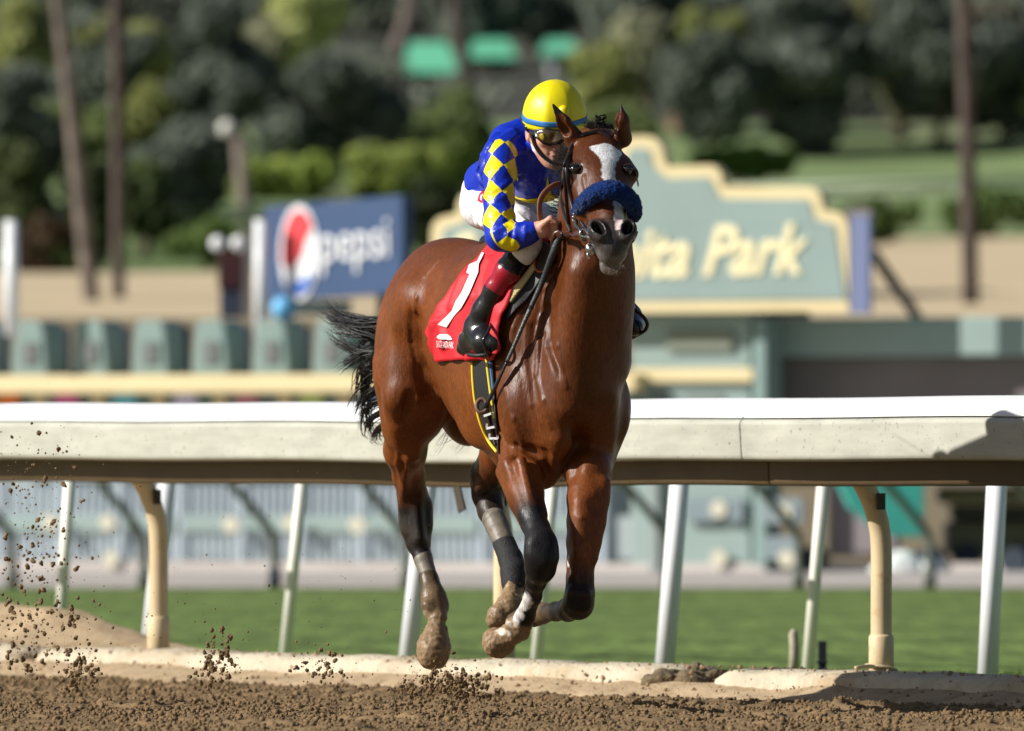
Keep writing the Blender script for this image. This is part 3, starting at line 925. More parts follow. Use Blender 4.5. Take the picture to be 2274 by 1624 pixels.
# ---- drinks billboard
BD = 72.0
bb = empty('billboard', N(740, 700, BD)); tag(bb, 'blue billboard with a round red white and blue emblem and white drink lettering', 'billboard')
ba_ = math.radians(40)
BUX, BFN = np.array([math.cos(ba_), -math.sin(ba_), 0]), np.array([-math.sin(ba_), -math.cos(ba_), 0])
def bpt(x, y, dd=0):
    o = N(740, HY, BD) - BFN * dd; k = (x - CX) / FPX
    Y = (o @ BFN) / (k * BFN[0] + BFN[1])
    return np.array([k * Y, Y, HC + (HY - y) * BD / FPX])
def bq(pts, dd):
    o = bpt(740, HY, dd)
    return [(float((bpt(x, y, dd) - o) @ BUX), float((HY - y) * BD / FPX)) for x, y in pts], o + np.array([0, 0, 0.0])
mb = MB(); q = [(588, 456), (893, 437), (893, 652), (588, 668)]
pl_, o_ = bq(q, 0); mb.prism(pl_, o_, BUX, UP, -BFN, .12); mb.build('board', mat('billboard_blue', srgb(46, 72, 110), rough=.5, noise_scale=1, noise_amt=.08), bb)
def ellipse_pts(cx, cy, a, b, t0=0, t1=360, n=36): return [(cx + a * math.cos(math.radians(t)), cy - b * math.sin(math.radians(t))) for t in np.linspace(t0, t1, n, endpoint=(t1 - t0) < 360)]
ecx, ecy, ea, eb = 663, 560, 43, 107
mb = MB(); pl_, o_ = bq(ellipse_pts(ecx, ecy, ea, eb), -.014); mb.prism(pl_, o_, BUX, UP, -BFN, .02); mb.build('emblem', mat('emblem_white', (.78, .79, .8), rough=.5), bb)
red = ellipse_pts(ecx, ecy, ea * .86, eb * .88, 38, 196, 24) + [(ecx - 20, ecy + 40), (ecx + 4, ecy + 8), (ecx + 14, ecy - 30)]
mb = MB(); pl_, o_ = bq(red, -.024); mb.prism(pl_, o_, BUX, UP, -BFN, .015); mb.build('emblem_red', mat('emblem_red', srgb(214, 60, 66), rough=.5), bb)
blu = ellipse_pts(ecx, ecy, ea * .86, eb * .88, 222, 322, 18) + [(ecx + 24, ecy + 46), (ecx + 4, ecy + 66)]
mb = MB(); pl_, o_ = bq(blu, -.024); mb.prism(pl_, o_, BUX, UP, -BFN, .015); mb.build('emblem_blue', mat('emblem_blue', srgb(40, 98, 186), rough=.5), bb)
v, f = text_mesh('pepsi', 1.0)
vx = (v[:, 0] - v[:, 0].min()) / (v[:, 0].max() - v[:, 0].min())
P = np.array([bpt(714 + a * 148, 582 - b * 132 - a * 10, -.016) for a, b in zip(vx, v[:, 1])])
link('lettering', mesh_from('lettering', P, f, smooth=False), M_whitep, bb).modifiers.new('thickness', 'SOLIDIFY').thickness = .012
mb = MB(); mb.tube([N(579, 488, BD + .2), N(579, 745, BD + .2)], .05, 14); mb.build('post', M_wpost, bb, smooth=True)
mb = MB(); panel(mb, 838, 862, 652, 745, BD + .05, .1); mb.build('post', M_navy2, bb)
mb = MB(); panel(mb, 596, 780, 668, 700, BD + .02, .08); mb.build('lower_board', mat('lower_board', srgb(92, 108, 104), rough=.6), bb)
bm = bmesh.new(); bmesh.ops.create_uvsphere(bm, u_segments=20, v_segments=12, radius=.095); me = bpy.data.meshes.new('float'); bm.to_mesh(me); bm.free()
o = link('blue_drum', me, mat('light_blue', srgb(110, 180, 226), rough=.4)); o.location = N(630, 686, 70.6); o.scale = (1, 1, 1.0)
tag(o, 'light blue round water container on the gate below the billboard', 'container')
mb = MB(); mb.tube([N(25, 490, 70.5), N(25, 745, 70.5)], .054, 16)
tag(mb.build('white_pole', M_wpost, smooth=True), 'thick white pole standing behind the gate at the far left', 'pole')
# dark red box with white lamps
bx = empty('timing_box', N(515, 690, 74)); tag(bx, 'dark red box on a stand with two white lamps behind the gate', 'box')
mb = MB(); panel(mb, 484, 540, 560, 640, 74, .2); mb.build('box', mat('dark_red', srgb(70, 34, 36), rough=.6), bx, bevel=.01)
mb = MB(); panel(mb, 488, 536, 640, 705, 74.02, .18); mb.build('base', mat('base_blue', srgb(58, 66, 84), rough=.6), bx, bevel=.01)
for x in (484, 530):
    bm = bmesh.new(); bmesh.ops.create_uvsphere(bm, u_segments=16, v_segments=10, radius=.06); me = bpy.data.meshes.new('lamp'); bm.to_mesh(me); bm.free()
    o = link('lamp', me, M_whitep, bx); o.location = N(x, 541, 73.9); o.parent = bx; o.matrix_parent_inverse = Matrix.Translation(-Vector(bx.location))
mb = MB(); panel(mb, 532, 560, 510, 705, 74.3, .1); mb.build('stand', mat('stand_grey', srgb(130, 122, 116), rough=.7), bx)

# ---- running rails on the slope
def slope_fence(label, xa, xb, ya, yb, d, step, drop):
    e = empty('slope_rail', N((xa + xb) / 2, (ya + yb) / 2, d)); tag(e, label, 'rail')
    mb = MB(); mb.tube([N(xa, ya, d), N(xb, yb, d)], .05, 8); mb.build('top_rail', mat('pale_rail', srgb(176, 186, 160), rough=.6), e, smooth=True)
    mb = MB(); mb.tube([N(xa, ya + 22, d), N(xb, yb + 22, d)], .03, 8); mb.build('lower_rail', bpy.data.materials['pale_rail'], e, smooth=True)
    n = int((xb - xa) / step)
    for i in range(n + 1):
        x = xa + (xb - xa) * i / n; y = ya + (yb - ya) * i / n
        mb = MB(); mb.tube([N(x, y, d), N(x + 2, y + drop, d)], .035, 8); mb.build('post', bpy.data.materials['pale_rail'], e, smooth=True)
slope_fence('pale running rail across the grass slope right of the park sign', 1530, 2420, 424, 396, 134, 90, 130)
slope_fence('pale running rail across the slope left of the billboard', 370, 590, 472, 466, 118, 60, 95)

# ---- poles and palms
def pole(label, pts, d, rads, m, name='light_pole', cat='pole'):
    mb = MB(); mb.tube([N(x, y, d) for x, y in pts], [R(r, d) for r in rads], 14)
    return tag(mb.build(name, m, smooth=True), label, cat)
M_bark = mat('palm_bark', srgb(108, 98, 90), rough=.9, noise_scale=5, noise_amt=.3, bump=.03, bump_scale=8)
M_bark2 = mat('dark_bark', srgb(78, 68, 62), rough=.9, noise_scale=5, noise_amt=.3)
M_frond = mat('palm_frond', srgb(70, 84, 46), rough=.7)
def palm(label, pts, d, rads, m):
    e = empty('palm_tree', N(*pts[-1], d)); tag(e, label, 'palm tree', 'tall palms behind the gate')
    top = pts[0]
    full_ = [(top[0] + (top[0] - pts[-1][0]) * .5, -420)] + list(pts)
    mb = MB(); mb.tube(spline([N(x, y, d) for x, y in full_], 6), np.interp(np.linspace(0, 1, (len(full_) - 1) * 6 + 1), np.linspace(0, 1, len(full_)), [R(r, d) for r in [rads[0]] + list(rads)]), 14); mb.build('trunk', m, e, smooth=True)
    mb = MB(); c = N(*full_[0], d)
    for k in range(22):
        a = k * 2.4; el = random.uniform(-.5, .9); L_ = random.uniform(1.2, 1.7)
        dv = np.array([math.cos(a) * math.cos(el), math.sin(a) * math.cos(el), math.sin(el)])
        tip = c + dv * L_ + np.array([0, 0, -.5]); mid = c + dv * L_ * .55
        s_ = np.cross(dv, UP); s_ /= np.linalg.norm(s_) + 1e-6
        mb.add([c, mid - s_ * .16, tip, mid + s_ * .16 + np.array([0, 0, .05])], [(0, 1, 2), (0, 2, 3)])
    mb.build('crown', M_frond, e)
palm('leaning grey palm trunk left of the darker palm at the left', [(126, -10), (150, 180), (172, 380), (208, 712)], 96, (14, 15, 17, 20), M_bark)
palm('dark upright palm trunk right of the leaning palm at the left', [(258, -10), (262, 350), (263, 712)], 97, (14, 15, 15), M_bark2)
palm('dark palm trunk rising right of the park sign', [(2140, -10), (2148, 300), (2156, 705)], 95, (18, 18, 19), M_bark2)
palm('slim palm trunk behind the helmet of the jockey', [(1010, -10), (1030, 140), (1045, 330)], 160, (15, 16, 17), M_bark2)
palm('pale leaning trunk below the bright green roof', [(915, -10), (880, 130), (868, 300)], 165, (18, 20, 21), M_bark)
palm('reddish brown trunk behind the top of the park sign', [(1496, 60), (1506, 240), (1512, 420)], 150, (20, 21, 22), mat('red_bark', srgb(124, 88, 70), rough=.9, noise_scale=4, noise_amt=.3))
pole('tall blue green light pole among the dark trees', [(486, 30), (486, 500)], 140, (19, 19), mat('pole_green', srgb(70, 100, 88), rough=.6))
pole('grey post under the round white lamp', [(530, 300), (545, 480), (548, 560)], 120, (14, 16, 17), mat('grey_post', srgb(118, 106, 96), rough=.8))
for x, y, d, r, c_, lab in ((505, 286, 120, .105, (226, 222, 212), 'round white lamp globe on the grey post'), (424, 172, 150, .16, (108, 114, 140), 'dim bluish round lamp among the dark trees at the left'), (1536, 148, 150, .13, (120, 124, 128), 'small grey lamp beside the reddish trunk')):
    bm = bmesh.new(); bmesh.ops.create_uvsphere(bm, u_segments=20, v_segments=12, radius=r); me = bpy.data.meshes.new('globe_lamp'); bm.to_mesh(me); bm.free()
    o = link('globe_lamp', me, mat('globe', srgb(*c_), rough=.5)); o.location = N(x, y, d); tag(o, lab, 'lamp')

# ---- green roofed huts on the hill
def hut(label, x0, x1, y0, y1, yb, d, wallc):
    d = d_on_ground(yb)
    e = empty('hut', N((x0 + x1) / 2, yb, d)); tag(e, label, 'hut', 'green roofed huts on the hill')
    cxh = (x0 + x1) / 2
    mb = MB()
    a, b = N(x0, y1, d)[0], N(x1, y1, d)[0]; z0, z1 = N(0, y1, d)[2], N(0, y0, d)[2]; w = (b - a)
    V = [(a, d - 1, z0), (b, d - 1, z0), (b, d + 2.2, z0), (a, d + 2.2, z0), (a + w * .18, d + .7, z1), (b - w * .18, d + .7, z1)]
    mb.add(V, [(0, 1, 5, 4), (1, 2, 5), (2, 3, 4, 5), (3, 0, 4), (3, 2, 1, 0)]); mb.build('roof', mat('green_roof', srgb(104, 188, 150), rough=.5), e)
    mb = MB(); panel(mb, x0 + 22, x1 - 22, y1, yb, d - .2, 2.0); wl = mb.build('wall', mat('hut_wall', srgb(*wallc), rough=.8), e)
    mb = MB(); panel(mb, cxh - 14, cxh + 14, y1 + 12, yb, d - .24, .06); mb.build('door', M_navy2, e)
hut('bright green roofed hut at the left of the three huts on the hill', 872, 1020, 90, 166, 200, 190, (96, 90, 84))
hut('middle green roofed hut half hidden behind a palm on the hill', 1034, 1150, 84, 134, 166, 196, (90, 92, 84))
hut('green roofed hut with white walls above the helmet of the jockey', 1196, 1290, 84, 124, 176, 188, (232, 234, 240))

# ---- trees and hedges
def leaf_cloud(centres, radii, n, size, squash=.8):
    """leaf faces spread through clumps; returns quad mesh arrays"""
    vol = np.array([r ** 2.2 for r in radii]); pick = rng.choice(len(centres), n, p=vol / vol.sum())
    c = np.asarray(centres)[pick]; r = np.asarray(radii)[pick]
    v = rng.normal(0, 1, (n, 3)); v /= np.linalg.norm(v, axis=1, keepdims=True)
    rr = rng.uniform(.45, 1.0, n) ** .6
    p = c + v * (r * rr)[:, None] * np.array([1, 1, squash])
    nrm = v + rng.normal(0, .5, (n, 3)); nrm /= np.linalg.norm(nrm, axis=1, keepdims=True)
    a = np.cross(nrm, rng.normal(0, 1, (n, 3))); a /= np.linalg.norm(a, axis=1, keepdims=True); b = np.cross(nrm, a)
    s = rng.uniform(.6, 1.3, n)[:, None] * size
    q = np.stack([p - a * s - b * s * .55, p + a * s - b * s * .55, p + a * s + b * s * .55, p - a * s + b * s * .55], 1).reshape(-1, 3)
    return q, np.arange(n * 4).reshape(-1, 4)
LEAF = {}
def leafy(m, c, k=.38):
    """leaves let some light through"""
    nt = m.node_tree; b = nt.nodes['Principled BSDF']; out = nt.nodes['Material Output']
    t = nt.nodes.new('ShaderNodeBsdfTranslucent'); t.inputs['Color'].default_value = (*[min(1, q * 1.3) for q in srgb(*c)], 1)
    mx = nt.nodes.new('ShaderNodeMixShader'); mx.inputs['Fac'].default_value = k
    nt.links.new(b.outputs[0], mx.inputs[1]); nt.links.new(t.outputs[0], mx.inputs[2]); nt.links.new(mx.outputs[0], out.inputs['Surface'])
    return m
def leaf_mat(c):
    if c not in LEAF:
        LEAF[c] = leafy(mat('foliage', srgb(*c), rough=.7, spec=.2, noise_scale=.9, noise_amt=.35), c)
    return LEAF[c]
M_trunk = mat('tree_bark', srgb(84, 70, 58), rough=.95, noise_scale=4, noise_amt=.3)
def tree(label, x, y, rx, ry, d, colr, ybase, n=4200, clumps=20, name='tree', group='trees on the hillside', cat='tree', lean=0):
    """crown centred at picture point (x,y), half sizes rx, ry; trunk down to ybase"""
    d = d_on_ground(ybase)
    e = empty(name, N(x, ybase, d)); tag(e, label, cat, group)
    C = N(x, y, d); Rx, Ry = R(rx, d), R(ry, d)
    cs, rs = [], []
    for k in range(clumps):
        u = rng.normal(0, 1, 3); u /= np.linalg.norm(u); u *= rng.uniform(.25, .85)
        cs.append(C + u * np.array([Rx, min(Rx, Ry) * .8, Ry])); rs.append(min(Rx, Ry) * rng.uniform(.34, .56))
    q, f = leaf_cloud(cs, rs, n, .045 * d / 100 * 1.6 + .02)
    link('crown', mesh_from('crown', q, f, smooth=False), leaf_mat(colr), e)
    base = N(x + lean, ybase, d)
    mb = MB(); tr = max(.06, Rx * .07)
    mb.tube(spline([base, base * .5 + C * .5 + np.array([tr, 0, 0]), C + np.array([0, 0, Ry * .3])], 5), np.linspace(tr * 1.3, tr * .35, 11), 8)
    for k in range(4):
        mb.tube([base * .35 + C * .65, cs[k]], [tr * .5, tr * .15], 6)
    mb.build('trunk', M_trunk, e, smooth=True)
OL, DK, LT, YG, GY, DG = (150, 154, 96), (104, 112, 100), (190, 194, 136), (158, 164, 108), (160, 160, 132), (122, 134, 86)
T = [  # label, x, y, rx, ry, d, colour, base
    ('dark evergreen filling the gap behind the light pole', 470, 210, 130, 260, 175, DK, 440), ('dark tree behind the two left palms', 230, 260, 150, 300, 170, DK, 520),
    ('dark broad tree above the billboard', 700, 230, 170, 130, 185, DK, 380), ('dark tree behind the pale leaning trunk', 850, 270, 130, 80, 186, DK, 380),
    ('dark tree under the grey trees at upper right', 1760, 150, 170, 160, 200, DK, 330), ('dark tree right of the reddish trunk', 1590, 200, 130, 110, 195, DK, 340), ('dark tree at the far upper right', 2080, 130, 150, 190, 200, DK, 330), ('dark tree behind the right palm', 2230, 180, 110, 150, 190, DK, 320),
    ('dark tree above the helmet of the jockey', 1180, 30, 130, 60, 235, DK, 130), ('dark tree at the top behind the middle hut', 1060, 20, 150, 110, 225, DK, 160), ('dark tree at the top left of the olive tree', 560, 30, 120, 110, 215, DK, 250), ('dark tree at the top right of the sign', 1900, 20, 180, 100, 230, DK, 200), ('dark tree behind the yellow green spray', 1430, 60, 140, 150, 215, DK, 300),
    ('dark tree in the far upper left corner', 30, 330, 110, 230, 165, DK, 560), ('dark tree in shade behind the timing box', 400, 400, 120, 130, 160, DK, 560),
    ('olive green tree at the top left edge', 50, 120, 85, 120, 140, OL, 500), ('olive green tree between the two left palms', 215, 120, 60, 110, 142, OL, 520), ('olive tree right of the dark left palm', 330, 120, 60, 90, 145, OL, 520), ('rounded green tree low at the left edge', 90, 320, 95, 95, 138, DG, 540), ('green tree beside the dark left palm', 340, 290, 70, 100, 140, OL, 540), ('dull green tree below the olive tree at left', 210, 330, 70, 90, 139, DG, 540),
    ('bushy dark green tree behind the dark red box', 350, 410, 90, 80, 136, (58, 72, 42), 540),
    ('pale olive tree at the top above the billboard', 680, 60, 90, 90, 170, LT, 330), ('grey olive tree leaning over the dark gap', 590, 110, 70, 60, 172, GY, 330),
    ('tall green tree left of the helmet', 1010, 300, 90, 95, 150, DG, 430), ('green tree just right of the helmet', 1330, 190, 85, 100, 150, OL, 420), ('green tree behind the ears of the horse', 1390, 300, 90, 90, 148, DG, 430),
    ('yellow green spray of leaves right of the reddish trunk', 1590, 70, 80, 45, 160, YG, 330), ('pale olive tree at the top of the sign', 1420, 100, 70, 60, 165, GY, 330),
    ('hanging grey olive tree at the top right', 1990, 50, 110, 110, 158, (118, 118, 84), 310), ('grey olive tree left of the right palm', 2000, 170, 60, 80, 160, (112, 112, 82), 310), ('brownish tree at the right edge', 2225, 90, 80, 110, 162, (104, 100, 84), 310), ('olive tree at the top beside the right palm', 1830, 40, 80, 70, 165, (96, 96, 76), 310),
]
for t in T: tree(*t)
for k in range(30):   # woods higher up the hill
    x = -150 + 2600 * (k + .5) / 30 + random.uniform(-40, 40); d = random.uniform(225, 300)
    yb = HY - (hz(0, d) - HC) * FPX / d
    tree('dark tree of the woods on the hillside behind', x, yb - 90, 120, 130, d, (DK, (92, 100, 84), (104, 108, 84))[k % 3], yb, n=2200, clumps=12, group='dark woods higher on the hill')
# the far-off wood that fills the hillside between the trees
cs, rs = [], []
for k in range(900):
    d = 153 + 170 * rng.uniform(0, 1) ** 1.3; w = d * 1137 / FPX * 1.3
    x = rng.uniform(-w, w); r = rng.uniform(.6, 1.7) * (.5 if d < 160 else 1)
    px_, py_ = CX + x * FPX / d, HY - (hz(x, d) + r * .75 - HC) * FPX / d
    if d < 205 and 850 < px_ < 1310 and 30 < py_ < 200: continue
    if d < 200 and px_ < 1400 and py_ < 175: continue
    cs.append((x, d, hz(x, d) + r * .75)); rs.append(r)
q, f = leaf_cloud(cs, rs, 130000, .14)
tag(link('woods', mesh_from('woods', q, f, smooth=False), leafy(mat('woods_foliage', srgb(110, 116, 102), rough=.8, spec=.1, noise_scale=.22, noise_amt=.55), (112, 120, 104))), 'dark mixed wood covering the hillside behind the track', 'woods', kind='stuff')
for t in [('dark bushy tree at the far left above the white pole', 40, 430, 100, 110, 126, (96, 106, 66), 575), ('shaded tree between the two left palms low down', 205, 440, 75, 110, 126, (86, 96, 64), 575), ('dark green tree right of the dark left palm low down', 320, 450, 80, 100, 126, (96, 110, 68), 570),
          ('shaded tree left of the grey lamp post', 430, 400, 70, 100, 130, (92, 102, 70), 560), ('brown leafless bush behind the white pole', 90, 560, 70, 70, 118, (86, 72, 54), 640)]: tree(*t)
for lab, x, y, rx, ry, d, c_, yb in (('olive tree beyond the right edge of the hillside', 2420, 180, 120, 130, 150, OL, 330), ('dark tree beyond the right edge of the hillside', 2600, 150, 150, 150, 150, DK, 300), ('olive tree beyond the left edge of the hillside', -160, 250, 130, 180, 150, OL, 480), ('dark tree beyond the left edge of the hillside', -330, 260, 150, 200, 150, DK, 500)):
    tree(lab, x, y, rx, ry, d, c_, yb)
hedges = [('clipped light green hedge above the billboard', 640, 395, 150, 55, 137, (150, 164, 84)), ('light green hedge left of the jockey', 880, 385, 140, 60, 137, (146, 158, 86)), ('bushy green hedge at the top of the slope behind the jockey', 1010, 340, 120, 80, 141, (132, 146, 80)),
          ('dark green hedge beside the billboard', 960, 480, 75, 75, 128, (58, 68, 40)), ('low green shrub under the left rail', 470, 540, 130, 45, 129, (104, 122, 70)), ('low green shrub behind the leaning palm', 150, 560, 110, 50, 128, (78, 94, 56)),
          ('bright green hedge right of the sign top', 1640, 360, 130, 40, 138, (116, 144, 66)), ('green shrubs along the slope rail at the right', 1950, 490, 120, 40, 131, (112, 134, 80)), ('green shrubs behind the right palm', 2200, 470, 130, 45, 131, (112, 134, 82)), ('low brown bush at the far left below the trees', 60, 640, 60, 50, 110, (70, 64, 44))]
for lab, x, y, rx, ry, d, c_ in hedges:
    tree(lab, x, y, rx, ry, d, c_, y + ry + 12, n=2600, clumps=22, name='shrub', group='hedges and shrubs on the slope', cat='shrub')
# ================================================================== HORSE
DOFF = 0.45
TH = math.radians(23)
HX0, HY0 = -0.03, 32.6 + DOFF
FU = np.array([math.sin(TH), -math.cos(TH), 0])        # forward
RU = np.array([-math.cos(TH), -math.sin(TH), 0])       # the horse's right
UZ = np.array([0, 0, 1.])
HM = np.stack([FU, RU, UZ])
def H(f, s, z):
    return np.array([HX0, HY0, 0]) + FU * f + RU * s + UZ * z
def to_h(P):
    q = np.asarray(P) - np.array([HX0, HY0, 0])
    return np.stack([q @ FU, q @ RU, q[..., 2]], -1)
def hell(f, s, z, r, k=.05, tilt=0, yaw=0, roll=0, sub=False):
    """ellipsoid in the horse's frame; tilt about its side axis, yaw about the vertical, roll about the long axis (degrees)"""
    M = HM
    for ang, ax in ((tilt, RU), (yaw, UZ), (roll, FU)):
        if ang:
            Rm = np.array(Matrix.Rotation(math.radians(ang), 3, Vector(ax)))
            M = M @ Rm.T
    return ell(H(f, s, z), r, k, M, sub)

body = []
body += [hell(.07, 0, 1.270, (.40, .250, .355), 0)]                         # barrel
body += [hell(-.28, 0, 1.365, (.36, .205, .235), .10)]                      # loin and flank
body += [hell(.30, 0, 1.215, (.38, .225, .425), .06)]                      # girth and chest
body += [hell(-.12, 0, 1.50, (.45, .15, .085), .10)]                       # back
body += [hell(.22, 0, 1.55, (.30, .055, .12), .12)]                        # withers
body += [hell(-.49, 0, 1.37, (.34, .20, .275), .08)]                      # croup
body += [hell(-.45, 0, 1.55, (.30, .10, .09), .10)]
for s in (1, -1):
    body += [hell(-.555, .10 * s, 1.24, (.25, .125, .31), .06)]            # haunch
    body += [hell(-.38, .19 * s, 1.44, (.10, .06, .08), .08)]              # point of hip
    body += [hell(.36, .155 * s, 1.25, (.20, .085, .33), .06, tilt=-14)]   # shoulder blade mass
    body += [hell(.20, .165 * s, 1.12, (.17, .075, .20), .05, tilt=-30)]   # triceps
    body += [hell(.54, .145 * s, 1.06, (.105, .095, .16), .05)]            # point of shoulder
    body += [hell(.61, .075 * s, 1.01, (.10, .085, .15), .035)]            # pectoral
    body += [hell(.52, .07 * s, .90, (.10, .07, .12), .04)]
body += [hell(.52, 0, 1.16, (.17, .17, .26), .06)]                         # breast

# ---- neck and head
NW = np.cross(N(1325, 330, 31.8) - H(.42, 0, 1.33), FU)
NW = RU
neck = [
    cone(H(.30, 0, 1.36), N(1302, 640, 32.05), .30, .19, .09, NW, .66),
    cone(N(1302, 640, 32.05), N(1318, 480, 31.92), .19, .15, .06, NW, .66),
    cone(N(1318, 480, 31.92), N(1322, 350, 31.86), .15, .115, .06, NW, .74),
    cone(N(1345, 560, 31.92), N(1316, 860, 31.96), .06, .08, .12),        # windpipe side
    cone(N(1292, 610, 31.85), N(1262, 900, 31.95), .05, .08, .09),
]
neck += [cone(N(1346, 600, 31.97), N(1346, 800, 32.02), R(52), R(56), .06)]
body += neck

P0, P1 = N(1322, 292, 31.74), N(1369, 552, 31.27)
HA = (P1 - P0) / np.linalg.norm(P1 - P0)
yw = math.radians(10)
HL = np.array([math.cos(yw), math.sin(yw), 0.02])
HL = HL - HA * HL.dot(HA); HL /= np.linalg.norm(HL)
HN = np.cross(HL, HA); HN /= np.linalg.norm(HN)
if HN[1] > 0: HN = -HN
HMAT = np.stack([HA, HL, HN])
def K(t, w, n):
    """head frame: t from poll to lips, w to the horse's left, n out of the face"""
    return P0 + HA * t + HL * w + HN * n
def kell(t, w, n, r, k=.03, rot=0, axis=None, sub=False):
    M = HMAT
    if rot:
        M = M @ np.array(Matrix.Rotation(math.radians(rot), 3, Vector(HN if axis is None else axis))).T
    return ell(K(t, w, n), r, k, M, sub)
head = [
    kell(.085, 0, -.075, (.13, .085, .095), .05),                          # skull
    kell(.15, 0, -.045, (.13, .098, .075), .04),                           # forehead
    cone(K(.15, 0, -.06), K(.44, 0, -.055), .088, .052, .04, HN, .85),     # face
    cone(K(.20, 0, -.028), K(.44, 0, -.022), .05, .034, .03),              # nasal bone
    cone(K(.21, 0, -.13), K(.45, 0, -.085), .075, .045, .05, HL, .85),
]
for s in (1, -1):
    head += [kell(.215, .066 * s, -.135, (.125, .036, .105), .03),         # cheek disc
             cone(K(.24, .045 * s, -.19), K(.50, .028 * s, -.105), .035, .026, .03),   # jaw bar
             cone(K(.13, .088 * s, -.04), K(.185, .098 * s, -.038), .028, .034, .02),  # brow
             cone(K(.20, .090 * s, -.062), K(.36, .052 * s, -.056), .018, .013, .02)]  # cheek ridge
head += [
    kell(.515, 0, -.058, (.075, .058, .062), .03),                         # muzzle
    kell(.558, 0, -.072, (.045, .047, .052), .025),                        # upper lip
    kell(.565, 0, -.118, (.036, .036, .024), .012),                        # lower lip
    kell(.545, 0, -.142, (.036, .033, .030), .02),                         # chin
]
for s in (1, -1):
    head += [kell(.510, .046 * s, -.028, (.052, .033, .042), .015, rot=-12 * s),
             kell(.522, .051 * s, -.008, (.050, .031, .026), .015, rot=-16 * s),
             kell(.527, .050 * s, .016, (.034, .0175, .042), .009, rot=-22 * s, sub=True)]     # nostril
head += [cone(K(.572, -.045, -.104), K(.572, .045, -.104), .0045, .0045, .006, sub=True)]      # mouth line
for s in (1, -1):
    head += [cone(K(.572, .044 * s, -.104), K(.50, .056 * s, -.098), .0045, .004, .006, sub=True)]
# eyes: the spot is read once on the near side and mirrored
EYE = (sight_hit(head, [1277.0], [374.0], 30.9, 32.2)[0] - P0) @ HMAT.T
EG = (grad(head, K(EYE[0], EYE[1], EYE[2])[None])[0]) @ HMAT.T
def eye_pt(s, dt=0.0, dr=0.0, out=0.0):
    """point by the eye: s=-1 near side, 1 far side; dt along the face, dr round the brow, out of the skin"""
    tng = np.cross(EG, np.array([1., 0, 0])); tng /= np.linalg.norm(tng)
    if tng[2] < 0: tng = -tng
    q = EYE + EG * out + np.array([1., 0, 0]) * dt + tng * dr
    return K(q[0], q[1] * (1 if s < 0 else -1), q[2])
for s in (-1, 1):
    head += [ell(eye_pt(s, 0, 0, .006), (.023, .019, .019), .008, sub=True)]
    head += [cone(eye_pt(s, -.016, -.012, -.004), eye_pt(s, -.019, .014, -.005), .010, .011, .010)]
# ears
head_base = list(head)
def ear(base, mid, tip, r0, r1, open_dir):
    b, m, t = (np.asarray(q) for q in (base, mid, tip))
    od = np.asarray(open_dir, float); od /= np.linalg.norm(od)
    out = [cone(b, m, r0, r1, .02), cone(m, t, r1, .004, .012)]
    out += [cone(b * .55 + m * .45 + od * r0 * .8, m + od * r1 * .85, r0 * .55, r1 * .62, .006, sub=True),
            cone(m + od * r1 * .85, t * .85 + m * .15 + od * .010, r1 * .62, .004, .006, sub=True)]
    return out
head += ear(N(1277, 312, 31.73), N(1252, 272, 31.70), N(1227, 231, 31.69), R(23), R(15.5), (-.55, -.75, .1))
head += ear(N(1383, 308, 31.78), N(1380, 268, 31.76), N(1379, 234, 31.76), R(21), R(17), (-.25, -.1, .1))
body += head

# ---- legs: (px, py, depth, half width in picture units)
def leg(nodes, k=.02, w=None, q=1.0):
    return chain([(N(a, b, d), R(r, d)) for a, b, d, r in nodes], k, w, q)
RF = [(1165, 985, 32.22, 62), (1160, 1037, 32.05, 52), (1167, 1100, 31.92, 40), (1182, 1145, 31.83, 30), (1193, 1176, 31.78, 28), (1201, 1206, 31.74, 34),
      (1202, 1236, 31.73, 36), (1200, 1262, 31.75, 33), (1191, 1290, 31.80, 22), (1183, 1325, 31.87, 18.5), (1166, 1368, 31.95, 21), (1153, 1394, 32.0, 27)]
RFP = [(1150, 1400, 32.0, 26), (1122, 1416, 32.03, 23)]
RFH = [(1124, 1414, 32.03, 24), (1104, 1427, 32.05, 33), (1112, 1432, 32.05, 30)]
LF = [(1318, 985, 32.15, 60), (1308, 1050, 32.0, 49), (1305, 1110, 31.93, 45), (1301, 1160, 31.90, 41), (1295, 1205, 31.88, 36), (1290, 1248, 31.86, 30),
      (1288, 1285, 31.85, 29), (1288, 1318, 31.85, 31), (1284, 1342, 31.87, 33), (1262, 1354, 31.97, 25), (1235, 1358, 32.1, 20), (1205, 1362, 32.25, 22), (1186, 1364, 32.32, 28)]
LFH = [(1186, 1364, 32.32, 26), (1162, 1374, 32.42, 22), (1150, 1388, 32.48, 30)]
RH = [(906, 845, 32.98, 74), (906, 930, 33.03, 52), (900, 1000, 33.12, 46), (908, 1060, 33.22, 33), (916, 1100, 33.27, 31), (923, 1135, 33.3, 35), (924, 1170, 33.28, 33.5),
      (929, 1205, 33.25, 24), (940, 1242, 33.22, 17.5), (953, 1288, 33.18, 18.5), (961, 1325, 33.15, 26), (965, 1347, 33.14, 25.5), (972, 1374, 33.1, 21.5)]
RHH = [(969, 1402, 33.08, 26), (964, 1436, 33.06, 37), (962, 1452, 33.05, 37)]
LH = [(1140, 945, 32.62, 58), (1112, 1010, 32.9, 46), (1080, 1060, 33.1, 36), (1084, 1098, 33.1, 35), (1091, 1135, 33.06, 29), (1106, 1172, 33.0, 23), (1120, 1207, 32.96, 22.5),
      (1134, 1242, 32.9, 23.5), (1142, 1272, 32.86, 27), (1142, 1296, 32.84, 24.5), (1140, 1316, 32.82, 20)]
LHH = [(1138, 1318, 32.8, 20), (1132, 1348, 32.76, 29), (1128, 1352, 32.76, 29), (1108, 1368, 32.74, 25), (1102, 1374, 32.74, 24)]
legs = []
